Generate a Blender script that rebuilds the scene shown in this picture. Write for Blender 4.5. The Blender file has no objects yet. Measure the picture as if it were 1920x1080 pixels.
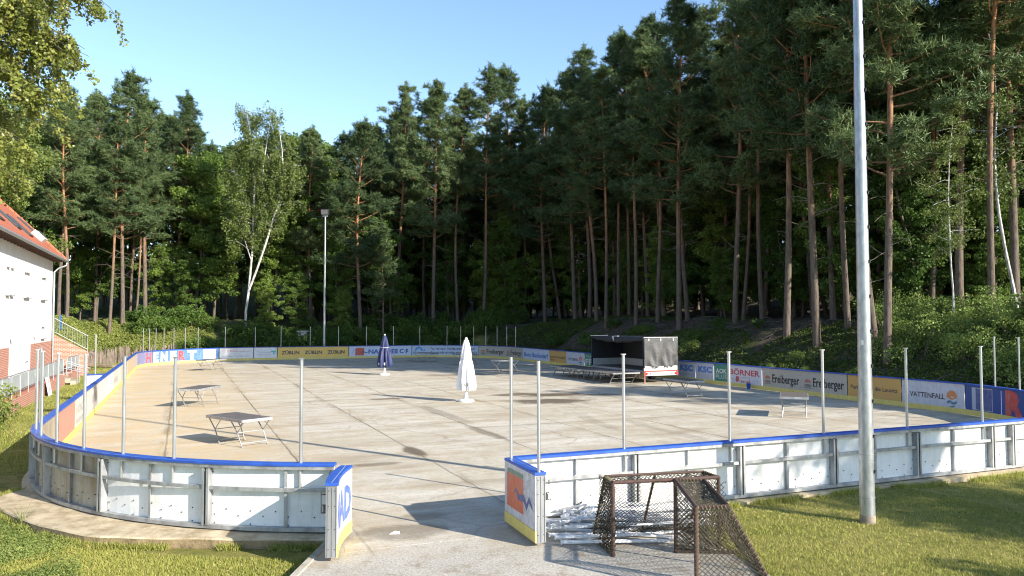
import bpy, bmesh, math, random
import numpy as np
from mathutils import Vector, Matrix
PI = math.pi
sc = bpy.context.scene
COL = sc.collection

# ---------------------------------------------------------------- camera, sky, sun, exposure
FPX, PITCH, ROLL, CAMH = 1470.0, .0398, .0016, 3.6853
cam = bpy.data.cameras.new('camera'); cam_o = bpy.data.objects.new('camera', cam); COL.objects.link(cam_o)
cam.sensor_width = 36; cam.lens = 36 * FPX / 1920; cam.clip_start = .1; cam.clip_end = 3000
cam_o.matrix_world = (Matrix.Translation((0, 0, CAMH)) @ Matrix.Rotation(PI / 2 + PITCH, 4, 'X') @ Matrix.Rotation(-ROLL, 4, 'Z'))
sc.camera = cam_o

SUN_AZ, SUN_EL = math.radians(-35.5), math.radians(25.5)      # direction towards the sun, from +X counter-clockwise
world = bpy.data.worlds.new("World"); sc.world = world; world.use_nodes = True
wn = world.node_tree; wn.nodes.clear()
sky = wn.nodes.new('ShaderNodeTexSky'); sky.sky_type = 'NISHITA'; sky.sun_disc = False
sky.sun_elevation = SUN_EL; sky.sun_rotation = PI / 2 - SUN_AZ
sky.altitude = 0; sky.air_density = 1.0; sky.dust_density = 0.25; sky.ozone_density = 2.6
bg = wn.nodes.new('ShaderNodeBackground'); bg.inputs[1].default_value = .14
wo = wn.nodes.new('ShaderNodeOutputWorld')
wn.links.new(sky.outputs[0], bg.inputs[0]); wn.links.new(bg.outputs[0], wo.inputs[0])
sun = bpy.data.lights.new('sun', 'SUN'); sun.energy = 5.0; sun.angle = math.radians(.53); sun.color = (1, .93, .82)
sun_o = bpy.data.objects.new('sun', sun); COL.objects.link(sun_o)
sd = Vector((math.cos(SUN_AZ) * math.cos(SUN_EL), math.sin(SUN_AZ) * math.cos(SUN_EL), math.sin(SUN_EL)))
sun_o.rotation_euler = sd.to_track_quat('Z', 'Y').to_euler(); sun_o.location = (30, -30, 40)
sc.view_settings.view_transform = 'Standard'; sc.view_settings.look = 'None'
sc.view_settings.exposure = 1.08; sc.view_settings.gamma = 1.0; sc.view_settings.use_curve_mapping = False
sc.cycles.max_bounces = 5; sc.cycles.diffuse_bounces = 3; sc.cycles.glossy_bounces = 2
sc.cycles.transmission_bounces = 3; sc.cycles.transparent_max_bounces = 4
sc.cycles.use_denoising = True; sc.cycles.filter_width = 1.1

# ---------------------------------------------------------------- rink frame of reference
OX, OY, TH, RL, RW, RR, SK = -7.9969, 10.9459, .3983, 61.527, 30.937, 9.024, -.0203
E1 = np.array([math.cos(TH), math.sin(TH)]); E2 = np.array([-math.sin(TH), math.cos(TH)])
def wor(a, b): return OX + a * E1[0] + b * E2[0], OY + a * E1[1] + b * E2[1]
def loc(x, y):
    dx, dy = x - OX, y - OY
    return dx * E1[0] + dy * E1[1], dx * E2[0] + dy * E2[1]
def _ray(px, py):
    a = (px - 960) / FPX; b = (py - 540) / FPX
    u = a * math.cos(ROLL) - b * math.sin(ROLL); v = a * math.sin(ROLL) + b * math.cos(ROLL)
    c, s = math.cos(PITCH), math.sin(PITCH)
    return u, c + v * s, s - v * c
def gz(px, py, z=0.0):                       # a measured point of the photo on the level z
    d = _ray(px, py); t = (z - CAMH) / d[2]; return d[0] * t, d[1] * t
def gy(px, py, Y):                           # ... at the distance Y
    d = _ray(px, py); t = Y / d[1]; return d[0] * t, CAMH + d[2] * t
def on_a(px, a):                             # point of the line a = const seen at column px
    d = _ray(px, 597); k = (d[0] * E1[0] + d[1] * E1[1])
    t = (a + OX * E1[0] + OY * E1[1]) / k; return d[0] * t, d[1] * t
def on_b(px, b):
    d = _ray(px, 597); k = (d[0] * E2[0] + d[1] * E2[1])
    t = (b + OX * E2[0] + OY * E2[1]) / k; return d[0] * t, d[1] * t
def far_b(a): return RL + SK * a
def _boundary():
    p = [(8.6, 0), (RW - RR, 0)]; N = 28
    for i in range(1, N + 1):
        t = -PI / 2 + i / N * PI / 2; p.append((RW - RR + RR * math.cos(t), RR + RR * math.sin(t)))
    for i in range(N + 1):
        t = i / N * PI / 2; p.append((RW - RR + RR * math.cos(t), far_b(RW) - RR + RR * math.sin(t)))
    for i in range(N + 1):
        t = PI / 2 + i / N * PI / 2; p.append((RR + RR * math.cos(t), far_b(0) - RR + RR * math.sin(t)))
    for i in range(N + 1):
        t = PI + i / N * PI / 2
        if RR + RR * math.cos(t) < 5.6: p.append((RR + RR * math.cos(t), RR + RR * math.sin(t)))
    p.append((5.72, RR - math.sqrt(RR ** 2 - (RR - 5.72) ** 2))); return p
BP = np.array([wor(*q) for q in _boundary()])
BS = np.concatenate([[0], np.cumsum(np.hypot(*np.diff(BP, axis=0).T))]); STOT = BS[-1]
def bxy(s):
    return float(np.interp(s, BS, BP[:, 0])), float(np.interp(s, BS, BP[:, 1]))
def btan(s):
    x0, y0 = bxy(max(0, s - .3)); x1, y1 = bxy(min(STOT, s + .3)); l = math.hypot(x1 - x0, y1 - y0)
    return (x1 - x0) / l, (y1 - y0) / l
def bpt(s, off=0.0, z=0.0):                  # off > 0: towards the inside of the rink
    x, y = bxy(s); t = btan(s); return (x - t[1] * off, y + t[0] * off, z)

# ---------------------------------------------------------------- tags
def tag(o, label=None, cat=None, group=None, kind=None):
    if label: o['label'] = label
    if cat: o['category'] = cat
    if group: o['group'] = group
    if kind: o['kind'] = kind
    return o
def empty(name, loc_, rz=0, label=None, cat=None, group=None):
    o = bpy.data.objects.new(name, None); COL.objects.link(o); o.location = loc_; o.rotation_euler = (0, 0, rz)
    o.empty_display_size = .2
    return tag(o, label, cat, group)
KIDS = {}
def setparent(o, p):
    o.parent = p; KIDS.setdefault(p.name, []).append(o)
def copy_tree(o, loc_=None, rz=None, scale=None, label=None, group=None, _p=None):
    c = o.copy(); COL.objects.link(c)
    if _p is not None: setparent(c, _p)
    for ch in KIDS.get(o.name, []): copy_tree(ch, _p=c)
    if loc_ is not None: c.location = loc_
    if rz is not None: c.rotation_euler = (0, 0, rz)
    if scale is not None: c.scale = scale if hasattr(scale, '__len__') else (scale,) * 3
    if label: c['label'] = label
    if group: c['group'] = group
    return c

# ---------------------------------------------------------------- materials
def newmat(name):
    m = bpy.data.materials.new(name); m.use_nodes = True; nt = m.node_tree; nt.nodes.clear()
    out = nt.nodes.new('ShaderNodeOutputMaterial'); b = nt.nodes.new('ShaderNodeBsdfPrincipled')
    nt.links.new(b.outputs[0], out.inputs[0]); return m, nt, b, out
def coord(nt, kind='Object', scale=(1, 1, 1), rot=(0, 0, 0)):
    tc = nt.nodes.new('ShaderNodeTexCoord'); mp = nt.nodes.new('ShaderNodeMapping')
    mp.inputs['Scale'].default_value = scale; mp.inputs['Rotation'].default_value = rot
    nt.links.new(tc.outputs[kind], mp.inputs[0]); return mp.outputs[0]
def worldco(nt, scale=(1, 1, 1), rot=(0, 0, 0), locv=(0, 0, 0)):
    g = nt.nodes.new('ShaderNodeNewGeometry'); mp = nt.nodes.new('ShaderNodeMapping')
    mp.inputs['Scale'].default_value = scale; mp.inputs['Rotation'].default_value = rot; mp.inputs['Location'].default_value = locv
    nt.links.new(g.outputs['Position'], mp.inputs[0]); return mp.outputs[0]
def noise(nt, vec, scale, detail=4, rough=.6, dist=0):
    n = nt.nodes.new('ShaderNodeTexNoise'); n.inputs['Scale'].default_value = scale; n.inputs['Detail'].default_value = detail
    n.inputs['Roughness'].default_value = rough; n.inputs['Distortion'].default_value = dist
    nt.links.new(vec, n.inputs['Vector']); return n.outputs[0]
def ramp(nt, fac, stops):
    r = nt.nodes.new('ShaderNodeValToRGB'); e = r.color_ramp.elements
    while len(e) < len(stops): e.new(.5)
    for i, (p, c) in enumerate(stops):
        e[i].position = p; e[i].color = (c, c, c, 1) if not hasattr(c, '__len__') else (*c[:3], 1)
    nt.links.new(fac, r.inputs[0]); return r.outputs[0]
def mix(nt, fac, a, b, mode='MIX'):
    m = nt.nodes.new('ShaderNodeMix'); m.data_type = 'RGBA'; m.blend_type = mode
    for sock, v in ((m.inputs[0], fac), (m.inputs[6], a), (m.inputs[7], b)):
        if isinstance(v, (int, float)): sock.default_value = v
        elif hasattr(v, '__len__'): sock.default_value = (*v[:3], 1)
        else: nt.links.new(v, sock)
    return m.outputs[2]
def math_(nt, op, a, b=0.0, c=None):
    m = nt.nodes.new('ShaderNodeMath'); m.operation = op
    for s, v in zip(m.inputs, (a, b, c)):
        if v is None: continue
        if isinstance(v, (int, float)): s.default_value = v
        else: nt.links.new(v, s)
    return m.outputs[0]
def bump(nt, b, h, strength=.3, dist=.02):
    n = nt.nodes.new('ShaderNodeBump'); n.inputs['Strength'].default_value = strength; n.inputs['Distance'].default_value = dist
    nt.links.new(h, n.inputs['Height']); nt.links.new(n.outputs[0], b.inputs['Normal'])
def pm(name, c1, c2=None, scale=3, rough=.6, metal=0, bs=.15, bd=.01, det=5, spec=.5, streak=1.0):
    m, nt, b, out = newmat(name)
    c2 = c2 or tuple(x * .8 for x in c1)
    v = coord(nt, 'Object', (1, 1, streak))
    f = noise(nt, v, scale, det, .65)
    col = ramp(nt, f, [(.32, c2), (.62, c1)])
    nt.links.new(col, b.inputs['Base Color'])
    b.inputs['Roughness'].default_value = rough; b.inputs['Metallic'].default_value = metal
    b.inputs['Specular IOR Level'].default_value = spec
    if bs: bump(nt, b, noise(nt, v, scale * 6, 3, .6), bs, bd)
    return m
def dirty(name, base, dirt, amount=.5, scale=4, rough=.55, pock=.6, streaks=True):
    """printed or bare plastic board sheet, scuffed, with puck marks and run-off streaks"""
    m, nt, b, out = newmat(name)
    v = worldco(nt)
    n1 = noise(nt, v, scale, 6, .7)
    col = mix(nt, ramp(nt, n1, [(.42, 0), (.75, amount)]), base, dirt)
    if streaks:
        v2 = worldco(nt, (7, 7, .6)); n2 = noise(nt, v2, 1.3, 4, .7)
        col = mix(nt, ramp(nt, n2, [(.5, 0), (.8, amount)]), col, dirt)
    v3 = worldco(nt); n3 = noise(nt, v3, 22, 4, .75)
    col = mix(nt, ramp(nt, n3, [(.60, 0), (.68, pock)]), col, tuple(x * .35 for x in dirt))
    nt.links.new(col, b.inputs['Base Color']); b.inputs['Roughness'].default_value = rough
    return m
M = {}
M['galv'] = pm('galvanised_steel', (.45, .47, .48), (.28, .30, .32), 9, .42, .75, .1, .004, streak=.4)
M['alu'] = pm('aluminium', (.58, .59, .60), (.40, .41, .43), 6, .38, .85, .06, .003, streak=.2)
M['frame'] = pm('weathered_frame', (.42, .43, .43), (.22, .22, .22), 5, .55, .45, .2, .004, streak=.4)
M['cap'] = pm('blue_cap_plastic', (.028, .10, .44), (.02, .06, .29), 2.5, .42, 0, .08, .004)
M['capjoint'] = pm('pale_scuff', (.45, .5, .6), (.3, .35, .45), 8, .6)
M['yellow'] = dirty('yellow_kick', (.72, .60, .17), (.42, .34, .13), .45, 5)
M['whitesheet'] = dirty('white_back_sheet', (.80, .80, .78), (.56, .52, .44), .5, 1.6, pock=.25)
M['shadedsheet'] = dirty('shaded_back_sheet', (.40, .36, .29), (.20, .13, .06), .9, 1.2, pock=.5)  # scuffed sheet browned: the shade on the leftmost panels is in its colour
M['bolt'] = pm('bolt_dark', (.05, .045, .04), (.03, .03, .03), 20, .6)
M['darkmetal'] = pm('dark_metal', (.08, .08, .085), (.05, .05, .05), 10, .5, .6)
M['rust'] = pm('rusted_paint', (.095, .05, .038), (.045, .030, .025), 14, .8, .15, .4, .004)
M['net'] = pm('old_net', (.080, .068, .042), (.032, .027, .019), 8, .95, 0, 0)
M['rope'] = pm('pale_rope', (.26, .23, .12), (.12, .1, .06), 12, .95, 0, .3)
M['white'] = pm('white_paint', (.80, .80, .78), (.68, .68, .66), 3, .5)
M['whitefab'] = pm('white_canvas', (.80, .80, .80), (.70, .70, .71), 4, .85, 0, .1)
M['bluefab'] = pm('navy_canvas', (.018, .028, .105), (.012, .02, .075), 4, .6, 0, .2, .01)
M['black'] = pm('black_letter', (.025, .025, .028), (.04, .04, .04), 12, .6, 0, 0)
M['tarp'] = pm('grey_tarpaulin', (.085, .085, .083), (.045, .046, .046), 2.2, .55, 0, .5, .05)
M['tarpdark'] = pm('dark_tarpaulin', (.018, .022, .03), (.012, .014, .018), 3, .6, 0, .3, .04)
M['plyblack'] = pm('dark_plywood', (.135, .115, .10), (.085, .072, .065), 5, .7, 0, .2)
M['plybrown'] = pm('weathered_plywood', (.21, .17, .14), (.13, .105, .09), 4, .7, 0, .2)
M['rubber'] = pm('rubber', (.02, .02, .02), (.03, .03, .03), 8, .9)
M['red'] = pm('red_lens', (.5, .02, .02), (.35, .015, .015), 6, .3)
M['wood'] = pm('weathered_wood', (.34, .26, .18), (.16, .12, .085), 7, .9, 0, .5, .02, streak=.25)
M['stakewood'] = pm('old_stake_wood', (.24, .19, .15), (.07, .055, .042), 5, .95, 0, .5, .02, streak=.25)
M['palealu'] = pm('matt_aluminium', (.78, .79, .80), (.55, .56, .58), 5, .5, .35, .05, .002, streak=.3)
M['zinc'] = pm('zinc_gutter', (.42, .44, .46), (.3, .32, .33), 4, .5, .6)
M['glass'] = pm('skylight_glass', (.10, .14, .20), (.07, .10, .15), 3, .12, .0, 0)
M['shutter'] = pm('white_shutter', (.80, .80, .79), (.74, .74, .73), 3, .55)
M['blueplastic'] = pm('blue_plastic', (.02, .10, .5), (.015, .07, .35), 4, .45)
M['stone'] = pm('pale_stone', (.5, .48, .44), (.3, .28, .26), 4, .9, 0, .4, .03)
M['panelgrey'] = pm('grey_mesh_sheet', (.48, .52, .52), (.38, .42, .43), 3, .5, .3, 0)

def brickmat(name, horizontal_only=False):
    m, nt, b, out = newmat(name)
    tc = nt.nodes.new('ShaderNodeTexCoord')
    br = nt.nodes.new('ShaderNodeTexBrick'); nt.links.new(tc.outputs['UV'], br.inputs['Vector'])
    br.inputs['Color1'].default_value = (.42, .13, .07, 1); br.inputs['Color2'].default_value = (.34, .10, .055, 1)
    br.inputs['Mortar'].default_value = (.48, .42, .36, 1); br.inputs['Scale'].default_value = 1
    br.inputs['Mortar Size'].default_value = .012; br.inputs['Brick Width'].default_value = .25; br.inputs['Row Height'].default_value = .083
    col = mix(nt, ramp(nt, noise(nt, tc.outputs['Object'], 3, 5), [(.4, 0), (.8, .5)]), br.outputs[0], (.30, .16, .11))
    nt.links.new(col, b.inputs['Base Color']); b.inputs['Roughness'].default_value = .85
    bump(nt, b, br.outputs['Fac'], -.4, .01); return m
M['brick'] = brickmat('red_brick')
def plaster():
    m, nt, b, out = newmat('white_render')
    v = worldco(nt); n = noise(nt, v, .7, 5, .6)
    v2 = worldco(nt, (1.5, 1.5, .15)); n2 = noise(nt, v2, 1.2, 4, .6)
    col = mix(nt, ramp(nt, n, [(.35, 0), (.7, 1)]), (.76, .75, .72), (.82, .82, .80))
    col = mix(nt, ramp(nt, n2, [(.55, 0), (.85, .35)]), col, (.6, .58, .54))
    nt.links.new(col, b.inputs['Base Color']); b.inputs['Roughness'].default_value = .9
    bump(nt, b, noise(nt, v, 60, 2), .2, .004); return m
M['render'] = plaster()
def tiles():
    m, nt, b, out = newmat('roof_tiles')
    tc = nt.nodes.new('ShaderNodeTexCoord')
    br = nt.nodes.new('ShaderNodeTexBrick'); nt.links.new(tc.outputs['UV'], br.inputs['Vector'])
    br.offset = 0; br.inputs['Color1'].default_value = (.50, .155, .07, 1); br.inputs['Color2'].default_value = (.40, .11, .05, 1)
    br.inputs['Mortar'].default_value = (.10, .03, .02, 1); br.inputs['Scale'].default_value = 1
    br.inputs['Mortar Size'].default_value = .018; br.inputs['Brick Width'].default_value = .26; br.inputs['Row Height'].default_value = .34
    col = mix(nt, ramp(nt, noise(nt, tc.outputs['Object'], 1.5, 5), [(.45, 0), (.8, .6)]), br.outputs[0], (.26, .11, .07))
    nt.links.new(col, b.inputs['Base Color']); b.inputs['Roughness'].default_value = .7
    bump(nt, b, br.outputs['Fac'], -.7, .03); return m
M['tiles'] = tiles()

def concrete_floor():
    m, nt, b, out = newmat('rink_concrete')
    # coordinates in the rink's own frame
    g = nt.nodes.new('ShaderNodeNewGeometry')
    sub = nt.nodes.new('ShaderNodeVectorMath'); sub.operation = 'SUBTRACT'; nt.links.new(g.outputs['Position'], sub.inputs[0])
    sub.inputs[1].default_value = (OX, OY, 0)
    rot = nt.nodes.new('ShaderNodeVectorRotate'); rot.rotation_type = 'Z_AXIS'; rot.inputs['Angle'].default_value = -TH
    nt.links.new(sub.outputs[0], rot.inputs[0]); P = rot.outputs[0]
    sep = nt.nodes.new('ShaderNodeSeparateXYZ'); nt.links.new(P, sep.inputs[0]); a, bb = sep.outputs[0], sep.outputs[1]
    def mp(scale):
        q = nt.nodes.new('ShaderNodeMapping'); q.inputs['Scale'].default_value = scale; nt.links.new(P, q.inputs[0]); return q.outputs[0]
    n_big = noise(nt, P, .16, 5, .6); n_mid = noise(nt, P, .9, 6, .7, .4); n_fine = noise(nt, P, 6, 6, .8)
    n_str = noise(nt, mp((.25, 1.1, 1)), .9, 6, .7, .6)
    n_grit = noise(nt, P, 24, 4, .85)
    col = mix(nt, ramp(nt, n_big, [(.38, 0), (.62, 1)]), (.455, .405, .305), (.51, .475, .40))
    col = mix(nt, ramp(nt, n_mid, [(.36, .85), (.58, 0)]), col, (.40, .325, .22))
    col = mix(nt, ramp(nt, n_str, [(.5, 0), (.68, .8)]), col, (.64, .60, .51))
    col = mix(nt, ramp(nt, n_str, [(.34, .85), (.46, 0)]), col, (.33, .27, .19))
    col = mix(nt, ramp(nt, n_fine, [(.32, .8), (.52, 0)]), col, (.36, .30, .22))
    col = mix(nt, ramp(nt, n_grit, [(.30, .45), (.5, 0)]), col, (.30, .26, .21))
    col = mix(nt, ramp(nt, n_grit, [(.62, 0), (.8, .4)]), col, (.78, .74, .68))
    # whiter slabs in the middle strips, one tone per strip
    vo = nt.nodes.new('ShaderNodeTexVoronoi'); vo.feature = 'DISTANCE_TO_EDGE'; vo.inputs['Scale'].default_value = .21
    wv = nt.nodes.new('ShaderNodeVectorMath'); wv.operation = 'ADD'; nt.links.new(P, wv.inputs[0])
    nz = nt.nodes.new('ShaderNodeTexNoise'); nz.inputs['Scale'].default_value = .8; nz.inputs['Detail'].default_value = 6; nt.links.new(P, nz.inputs['Vector']); nt.links.new(nz.outputs[1], wv.inputs[1])
    nt.links.new(wv.outputs[0], vo.inputs['Vector'])
    crack = math_(nt, 'MULTIPLY', ramp(nt, vo.outputs['Distance'], [(.004, 1), (.012, 0)]), ramp(nt, n_big, [(.45, 0), (.60, 1)]))
    col = mix(nt, math_(nt, 'MULTIPLY', crack, .35), col, (.15, .12, .085))
    damp = math_(nt, 'MULTIPLY', ramp(nt, noise(nt, mp((.6, .22, 1)), .55, 6, .72, .8), [(.56, 0), (.66, 1)]), ramp(nt, math_(nt, 'DIVIDE', a, 31.0), [(.2, .15), (.5, 1)]))
    col = mix(nt, math_(nt, 'MULTIPLY', damp, .5), col, (.20, .165, .12))
    # rust-tinted strip along the left boards
    lf = math_(nt, 'MULTIPLY', ramp(nt, math_(nt, 'DIVIDE', a, 12.0), [(.30, 1), (.62, 0)]), ramp(nt, n_mid, [(.3, 1), (.7, .2)]))
    col = mix(nt, math_(nt, 'MULTIPLY', lf, .75), col, (.58, .42, .22))
    # joints along the rink every 3.2 m
    wob = math_(nt, 'MULTIPLY', math_(nt, 'SUBTRACT', noise(nt, P, 1.5, 3), .5), .10)
    ja = math_(nt, 'ADD', math_(nt, 'ADD', a, 3.65), wob)
    fr = math_(nt, 'ABSOLUTE', math_(nt, 'SUBTRACT', math_(nt, 'FRACT', math_(nt, 'DIVIDE', ja, 3.2)), .5))
    d = math_(nt, 'MULTIPLY', math_(nt, 'SUBTRACT', .5, fr), 3.2)
    joint = ramp(nt, math_(nt, 'DIVIDE', d, .1), [(.18, 1), (.34, 0)])
    brk = ramp(nt, noise(nt, mp((1.0, .10, 1)), 1.1, 4), [(.40, 0), (.56, 1)])
    col = mix(nt, math_(nt, 'MULTIPLY', joint, math_(nt, 'MULTIPLY_ADD', brk, .5, .35)), col, (.13, .10, .075))
    soft = math_(nt, 'MULTIPLY', ramp(nt, math_(nt, 'DIVIDE', d, .6), [(.05, 1), (.5, 0)]), ramp(nt, noise(nt, mp((1, .16, 1)), 1.3, 6, .7), [(.50, 0), (.64, 1)]))
    col = mix(nt, math_(nt, 'MULTIPLY', soft, .8), col, (.22, .165, .10))
    # cross joints
    for bpos, a0, a1 in ((23.1, 8.9, 12.6), (44.0, 2.0, 30.0), (12.0, 12.3, 22.0)):
        dd = math_(nt, 'ABSOLUTE', math_(nt, 'SUBTRACT', math_(nt, 'ADD', bb, wob), bpos))
        k = math_(nt, 'MULTIPLY', ramp(nt, math_(nt, 'DIVIDE', dd, .2), [(.2, 1), (.55, 0)]),
                  math_(nt, 'MULTIPLY', math_(nt, 'GREATER_THAN', a, a0), math_(nt, 'LESS_THAN', a, a1)))
        col = mix(nt, math_(nt, 'MULTIPLY', k, .7 if bpos == 23.1 else .4), col, (.17, .13, .09))
    # dried mud and damp stains
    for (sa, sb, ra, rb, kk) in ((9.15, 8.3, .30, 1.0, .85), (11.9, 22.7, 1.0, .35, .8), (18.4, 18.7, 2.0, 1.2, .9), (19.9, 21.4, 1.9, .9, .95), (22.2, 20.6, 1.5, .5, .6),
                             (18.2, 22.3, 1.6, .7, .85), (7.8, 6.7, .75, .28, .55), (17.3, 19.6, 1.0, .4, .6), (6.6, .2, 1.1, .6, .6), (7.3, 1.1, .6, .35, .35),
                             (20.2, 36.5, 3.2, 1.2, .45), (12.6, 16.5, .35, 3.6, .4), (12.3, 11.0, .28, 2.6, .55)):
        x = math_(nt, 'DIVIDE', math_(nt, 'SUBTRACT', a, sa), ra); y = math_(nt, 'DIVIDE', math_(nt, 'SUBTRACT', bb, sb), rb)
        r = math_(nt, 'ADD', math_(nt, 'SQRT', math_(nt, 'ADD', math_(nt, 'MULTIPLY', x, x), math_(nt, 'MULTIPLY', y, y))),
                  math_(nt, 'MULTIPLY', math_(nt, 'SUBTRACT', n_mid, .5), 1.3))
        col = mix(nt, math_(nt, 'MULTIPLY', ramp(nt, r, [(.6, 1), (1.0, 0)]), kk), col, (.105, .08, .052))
    # outside the gate the slab gives way to worn gravelly asphalt
    gv = nt.nodes.new('ShaderNodeTexVoronoi'); gv.inputs['Scale'].default_value = 30; nt.links.new(P, gv.inputs['Vector'])
    asp = mix(nt, ramp(nt, n_mid, [(.35, 0), (.65, 1)]), (.40, .365, .30), (.50, .46, .39))
    asp = mix(nt, ramp(nt, n_grit, [(.36, .85), (.54, 0)]), asp, (.19, .17, .14))
    asp = mix(nt, ramp(nt, gv.outputs['Distance'], [(.06, .7), (.3, 0)]), asp, (.70, .67, .60))
    asp = mix(nt, ramp(nt, noise(nt, P, 2.2, 6, .75), [(.52, 0), (.64, .75)]), asp, (.25, .195, .13))
    mk = ramp(nt, math_(nt, 'ADD', math_(nt, 'MULTIPLY', bb, -.4), math_(nt, 'ADD', math_(nt, 'MULTIPLY', math_(nt, 'SUBTRACT', n_mid, .5), 1.5), .2)), [(.2, 0), (.8, 1)])
    col = mix(nt, mk, col, asp)
    nt.links.new(col, b.inputs['Base Color']); b.inputs['Roughness'].default_value = .88
    b.inputs['Specular IOR Level'].default_value = .3
    bump(nt, b, math_(nt, 'ADD', n_grit, math_(nt, 'MULTIPLY', n_fine, 2)), .35, .01); return m
M['floor'] = concrete_floor()
def asphalt():
    m, nt, b, out = newmat('path_asphalt')
    v = worldco(nt); n1 = noise(nt, v, .8, 5, .6); n2 = noise(nt, v, 26, 4, .85); n3 = noise(nt, v, 3.5, 6, .75)
    vo = nt.nodes.new('ShaderNodeTexVoronoi'); vo.inputs['Scale'].default_value = 34; nt.links.new(v, vo.inputs['Vector'])
    col = mix(nt, ramp(nt, n1, [(.35, 0), (.65, 1)]), (.36, .33, .28), (.45, .42, .36))
    col = mix(nt, ramp(nt, n2, [(.36, .9), (.54, 0)]), col, (.16, .145, .125))
    col = mix(nt, ramp(nt, vo.outputs['Distance'], [(.05, .5), (.3, 0)]), col, (.72, .70, .66))
    col = mix(nt, ramp(nt, n3, [(.54, 0), (.66, .8)]), col, (.24, .19, .12))
    nt.links.new(col, b.inputs['Base Color']); b.inputs['Roughness'].default_value = .92
    bump(nt, b, n2, .5, .012); return m
M['asphalt'] = asphalt()
M['kerb'] = pm('kerb_concrete', (.52, .43, .29), (.27, .20, .11), 3.0, .95, 0, .5, .02)
M['kerbgrey'] = pm('kerb_stone', (.42, .38, .31), (.27, .22, .15), 4, .95, 0, .5, .02)

def groundmat():
    m, nt, b, out = newmat('ground_soil_and_turf')
    at = nt.nodes.new('ShaderNodeAttribute'); at.attribute_name = 'zone'
    sep = nt.nodes.new('ShaderNodeSeparateXYZ'); nt.links.new(at.outputs['Vector'], sep.inputs[0])
    v = worldco(nt); n1 = noise(nt, v, .35, 6, .65); n2 = noise(nt, v, 3, 6, .75); n3 = noise(nt, v, 18, 4, .8)
    lawn = mix(nt, ramp(nt, n1, [(.38, 0), (.62, 1)]), (.20, .20, .045), (.36, .30, .11))
    lawn = mix(nt, ramp(nt, n2, [(.35, .7), (.55, 0)]), lawn, (.09, .12, .022))
    lawn = mix(nt, ramp(nt, n3, [(.35, .6), (.5, 0)]), lawn, (.12, .10, .04))
    lit = mix(nt, ramp(nt, n2, [(.4, 0), (.6, 1)]), (.062, .046, .029), (.13, .105, .078))
    lit = mix(nt, ramp(nt, n3, [(.58, 0), (.72, .9)]), lit, (.30, .28, .26))
    lit = mix(nt, ramp(nt, n1, [(.5, 0), (.64, .9)]), lit, (.045, .07, .018))
    rough = mix(nt, ramp(nt, n2, [(.35, 0), (.65, 1)]), (.05, .085, .02), (.13, .15, .04))
    c = mix(nt, sep.outputs[0], lawn, lit); c = mix(nt, sep.outputs[1], c, rough)
    nt.links.new(c, b.inputs['Base Color']); b.inputs['Roughness'].default_value = 1; b.inputs['Specular IOR Level'].default_value = .1
    bump(nt, b, math_(nt, 'ADD', n3, n2), .8, .08); return m
M['ground'] = groundmat()

def foliage(name, dark, light, yellow=None, trans=.25, rnd=.35, nscale=.55, spec=.25, rough=.55):
    m, nt, b, out = newmat(name)
    tc = nt.nodes.new('ShaderNodeTexCoord'); oi = nt.nodes.new('ShaderNodeObjectInfo')
    n1 = noise(nt, tc.outputs['Object'], nscale, 4, .6); n2 = noise(nt, tc.outputs['Object'], 9, 2, .8)
    f = math_(nt, 'ADD', math_(nt, 'MULTIPLY', n1, .55), math_(nt, 'MULTIPLY', n2, .45))
    col = ramp(nt, f, [(.36, dark), (.60, light)])
    if yellow: col = mix(nt, ramp(nt, n2, [(.60, 0), (.68, .8)]), col, yellow)
    hs = nt.nodes.new('ShaderNodeHueSaturation'); nt.links.new(col, hs.inputs['Color'])
    nt.links.new(math_(nt, 'MULTIPLY_ADD', oi.outputs['Random'], rnd * 1.4, 1 - rnd * .7), hs.inputs['Value'])
    nt.links.new(math_(nt, 'MULTIPLY_ADD', oi.outputs['Random'], -.03, .515), hs.inputs['Hue'])
    nt.links.new(hs.outputs[0], b.inputs['Base Color']); b.inputs['Roughness'].default_value = rough
    b.inputs['Specular IOR Level'].default_value = spec
    tr = nt.nodes.new('ShaderNodeBsdfTranslucent'); nt.links.new(hs.outputs[0], tr.inputs[0])
    mx = nt.nodes.new('ShaderNodeMixShader'); mx.inputs[0].default_value = trans
    nt.links.new(b.outputs[0], mx.inputs[1]); nt.links.new(tr.outputs[0], mx.inputs[2]); nt.links.new(mx.outputs[0], out.inputs[0])
    return m
M['needle'] = foliage('pine_needles', (.036, .066, .026), (.135, .190, .070), None, .2, .40)
M['broad'] = foliage('broad_leaves', (.06, .115, .020), (.19, .275, .052), None, .35, .4)
M['oak'] = foliage('oak_leaves', (.08, .12, .022), (.23, .27, .065), (.38, .35, .10), .3, .3)
M['birchleaf'] = foliage('birch_leaves', (.08, .12, .028), (.19, .24, .065), (.28, .28, .09), .35, .25)
M['nearleaf'] = foliage('near_birch_leaves', (.09, .125, .022), (.23, .27, .06), (.40, .36, .09), .35, .2, 1.2, .4, .4)
M['bush'] = foliage('bush_leaves', (.038, .080, .016), (.11, .185, .034), None, .3, .5)
M['bushlight'] = foliage('sunlit_bush_leaves', (.07, .125, .022), (.28, .37, .09), (.44, .46, .18), .3, .35)  # paler yellow-green than the other bushes, sunlight put into the colour
M['cover'] = foliage('ground_cover_leaves', (.11, .15, .030), (.28, .31, .075), (.40, .33, .11), .25, .15, .35)
M['forestcover'] = foliage('forest_floor_plants', (.03, .06, .012), (.11, .15, .032), (.16, .12, .05), .25, .2, .35)
M['weed'] = foliage('weed_leaves', (.10, .14, .03), (.27, .31, .08), (.40, .36, .12), .3, .1, .5)
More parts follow.
